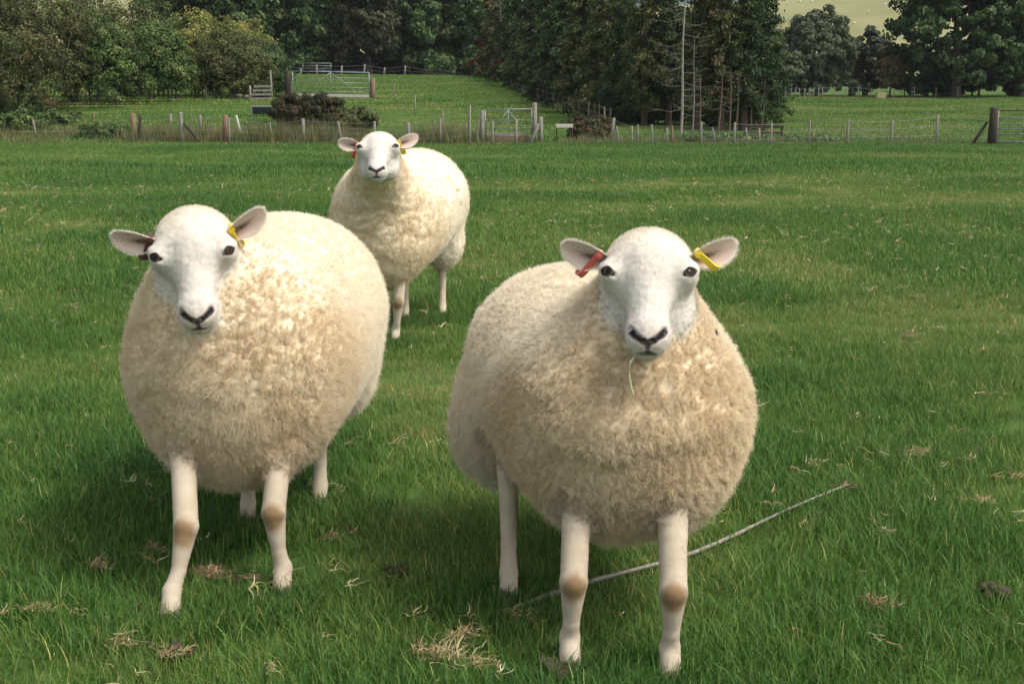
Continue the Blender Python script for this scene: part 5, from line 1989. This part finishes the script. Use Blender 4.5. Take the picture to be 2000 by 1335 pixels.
    for i, (px, py, s, lab) in enumerate([(1095, 1318, 0.027, 'brown lumpy dung under the nearest sheep front hoof'), (1930, 1168, 0.030, 'dark dung near the lower right edge'),
                                          (1903, 889, 0.022, 'small dark dung clod near the right edge'), (345, 1285, 0.024, 'brown dung at the bottom left'),
                                          (272, 1198, 0.018, 'small reddish brown dung left of the left sheep hoof'), (772, 1125, 0.018, 'small dark dung between the two front sheep')]):
        q = at_depth_y(px, py)
        d = empty('dung', q, lab, 'dung', 'dung lying in the grass')
        mb = MB()
        for k in range(9):
            o = rng.normal(size=3) * s * np.array([0.8, 0.45, 0.2])
            mb.blob(o * 0.75 + (0, 0, 0.016), s * rng.uniform(0.35, 0.75) * np.array([1, 1, 0.75]), 2, 0.55, i * 9 + k)
        mb.build('lumps', dm, d, smooth=True)
    # straw in the mouth of the nearest sheep, flies on its wool
    if 'right' in SHEEP:
        root, toW, R = SHEEP['right']
        bs = np.array(root.location)
        p = toW((-0.034, 0.235, -0.093)) + bs
        s = empty('grass_stem', p, 'pale grass stem hanging from the mouth of the nearest sheep', 'grass stem')
        mb = MB()
        mb.tube([(0.012, 0.004, 0.004), (-0.001, -0.012, -0.008), (-0.002, -0.012, -0.035), (0.003, -0.010, -0.062), (0.008, -0.008, -0.075)], [0.0022, 0.0024, 0.0024, 0.0021, 0.0012], 6)
        mb.build('stem', plain_mat('pale_stem', (0.62, 0.60, 0.34), (0.74, 0.72, 0.46), 40, 0.6), s)
        fm = plain_mat('fly', (0.01, 0.01, 0.01), (0.03, 0.03, 0.028), 200, 0.3, 0.5)
        fw = plain_mat('fly_wing', (0.12, 0.11, 0.10), (0.2, 0.19, 0.17), 200, 0.3, 0.5)
        bo = [o for o in root.children if o.name.startswith('body')][0]
        for px, py, an, lab in ((1375, 548, 0.9, 'fly on the neck wool just below the yellow tag'), (1388, 655, 1.2, 'fly on the shoulder wool beside the muzzle')):
            o_ = Vector((0, 0, CAM_H)) - Vector(bs)
            d_ = (Vector(at(px, py, 1.0)) - Vector((0, 0, CAM_H))).normalized()
            ok, loc, nor, _ = bo.ray_cast(o_, d_)
            if not ok: continue
            w = Vector(bs) + loc + nor * 0.012
            e = empty('fly', w, lab, 'fly', 'flies on the nearest sheep')
            e.rotation_mode = 'QUATERNION'
            e.rotation_quaternion = nor.to_track_quat('Z', 'Y') @ Matrix.Rotation(an, 4, 'Z').to_quaternion()
            mb = MB()
            mb.blob((0, 0, 0.003), (0.0052, 0.0026, 0.0026), 2, 0.05, 1)
            mb.blob((0.0058, 0, 0.0034), (0.0020, 0.0022, 0.0020), 1, 0.0, 1)
            for sx in (-0.002, 0.001, 0.003):
                for sy in (-1, 1):
                    mb.tube([(sx, 0, 0.002), (sx * 1.6, sy * 0.0045, 0.0005)], 0.0004, 3)
            mb.build('body', fm, e, smooth=True)
            for sy in (-1, 1):
                mb = MB()
                mb.add([(0.002, sy * 0.001, 0.0055), (-0.004, sy * 0.0045, 0.0048), (-0.0085, sy * 0.0035, 0.0040), (-0.006, sy * 0.0008, 0.0048)], [(0, 1, 2, 3)])
                mb.build('wing', fw, e)


def at_depth_y(px, py):
    return at_row(px, py, 2.2, 9.0)


build_grass()
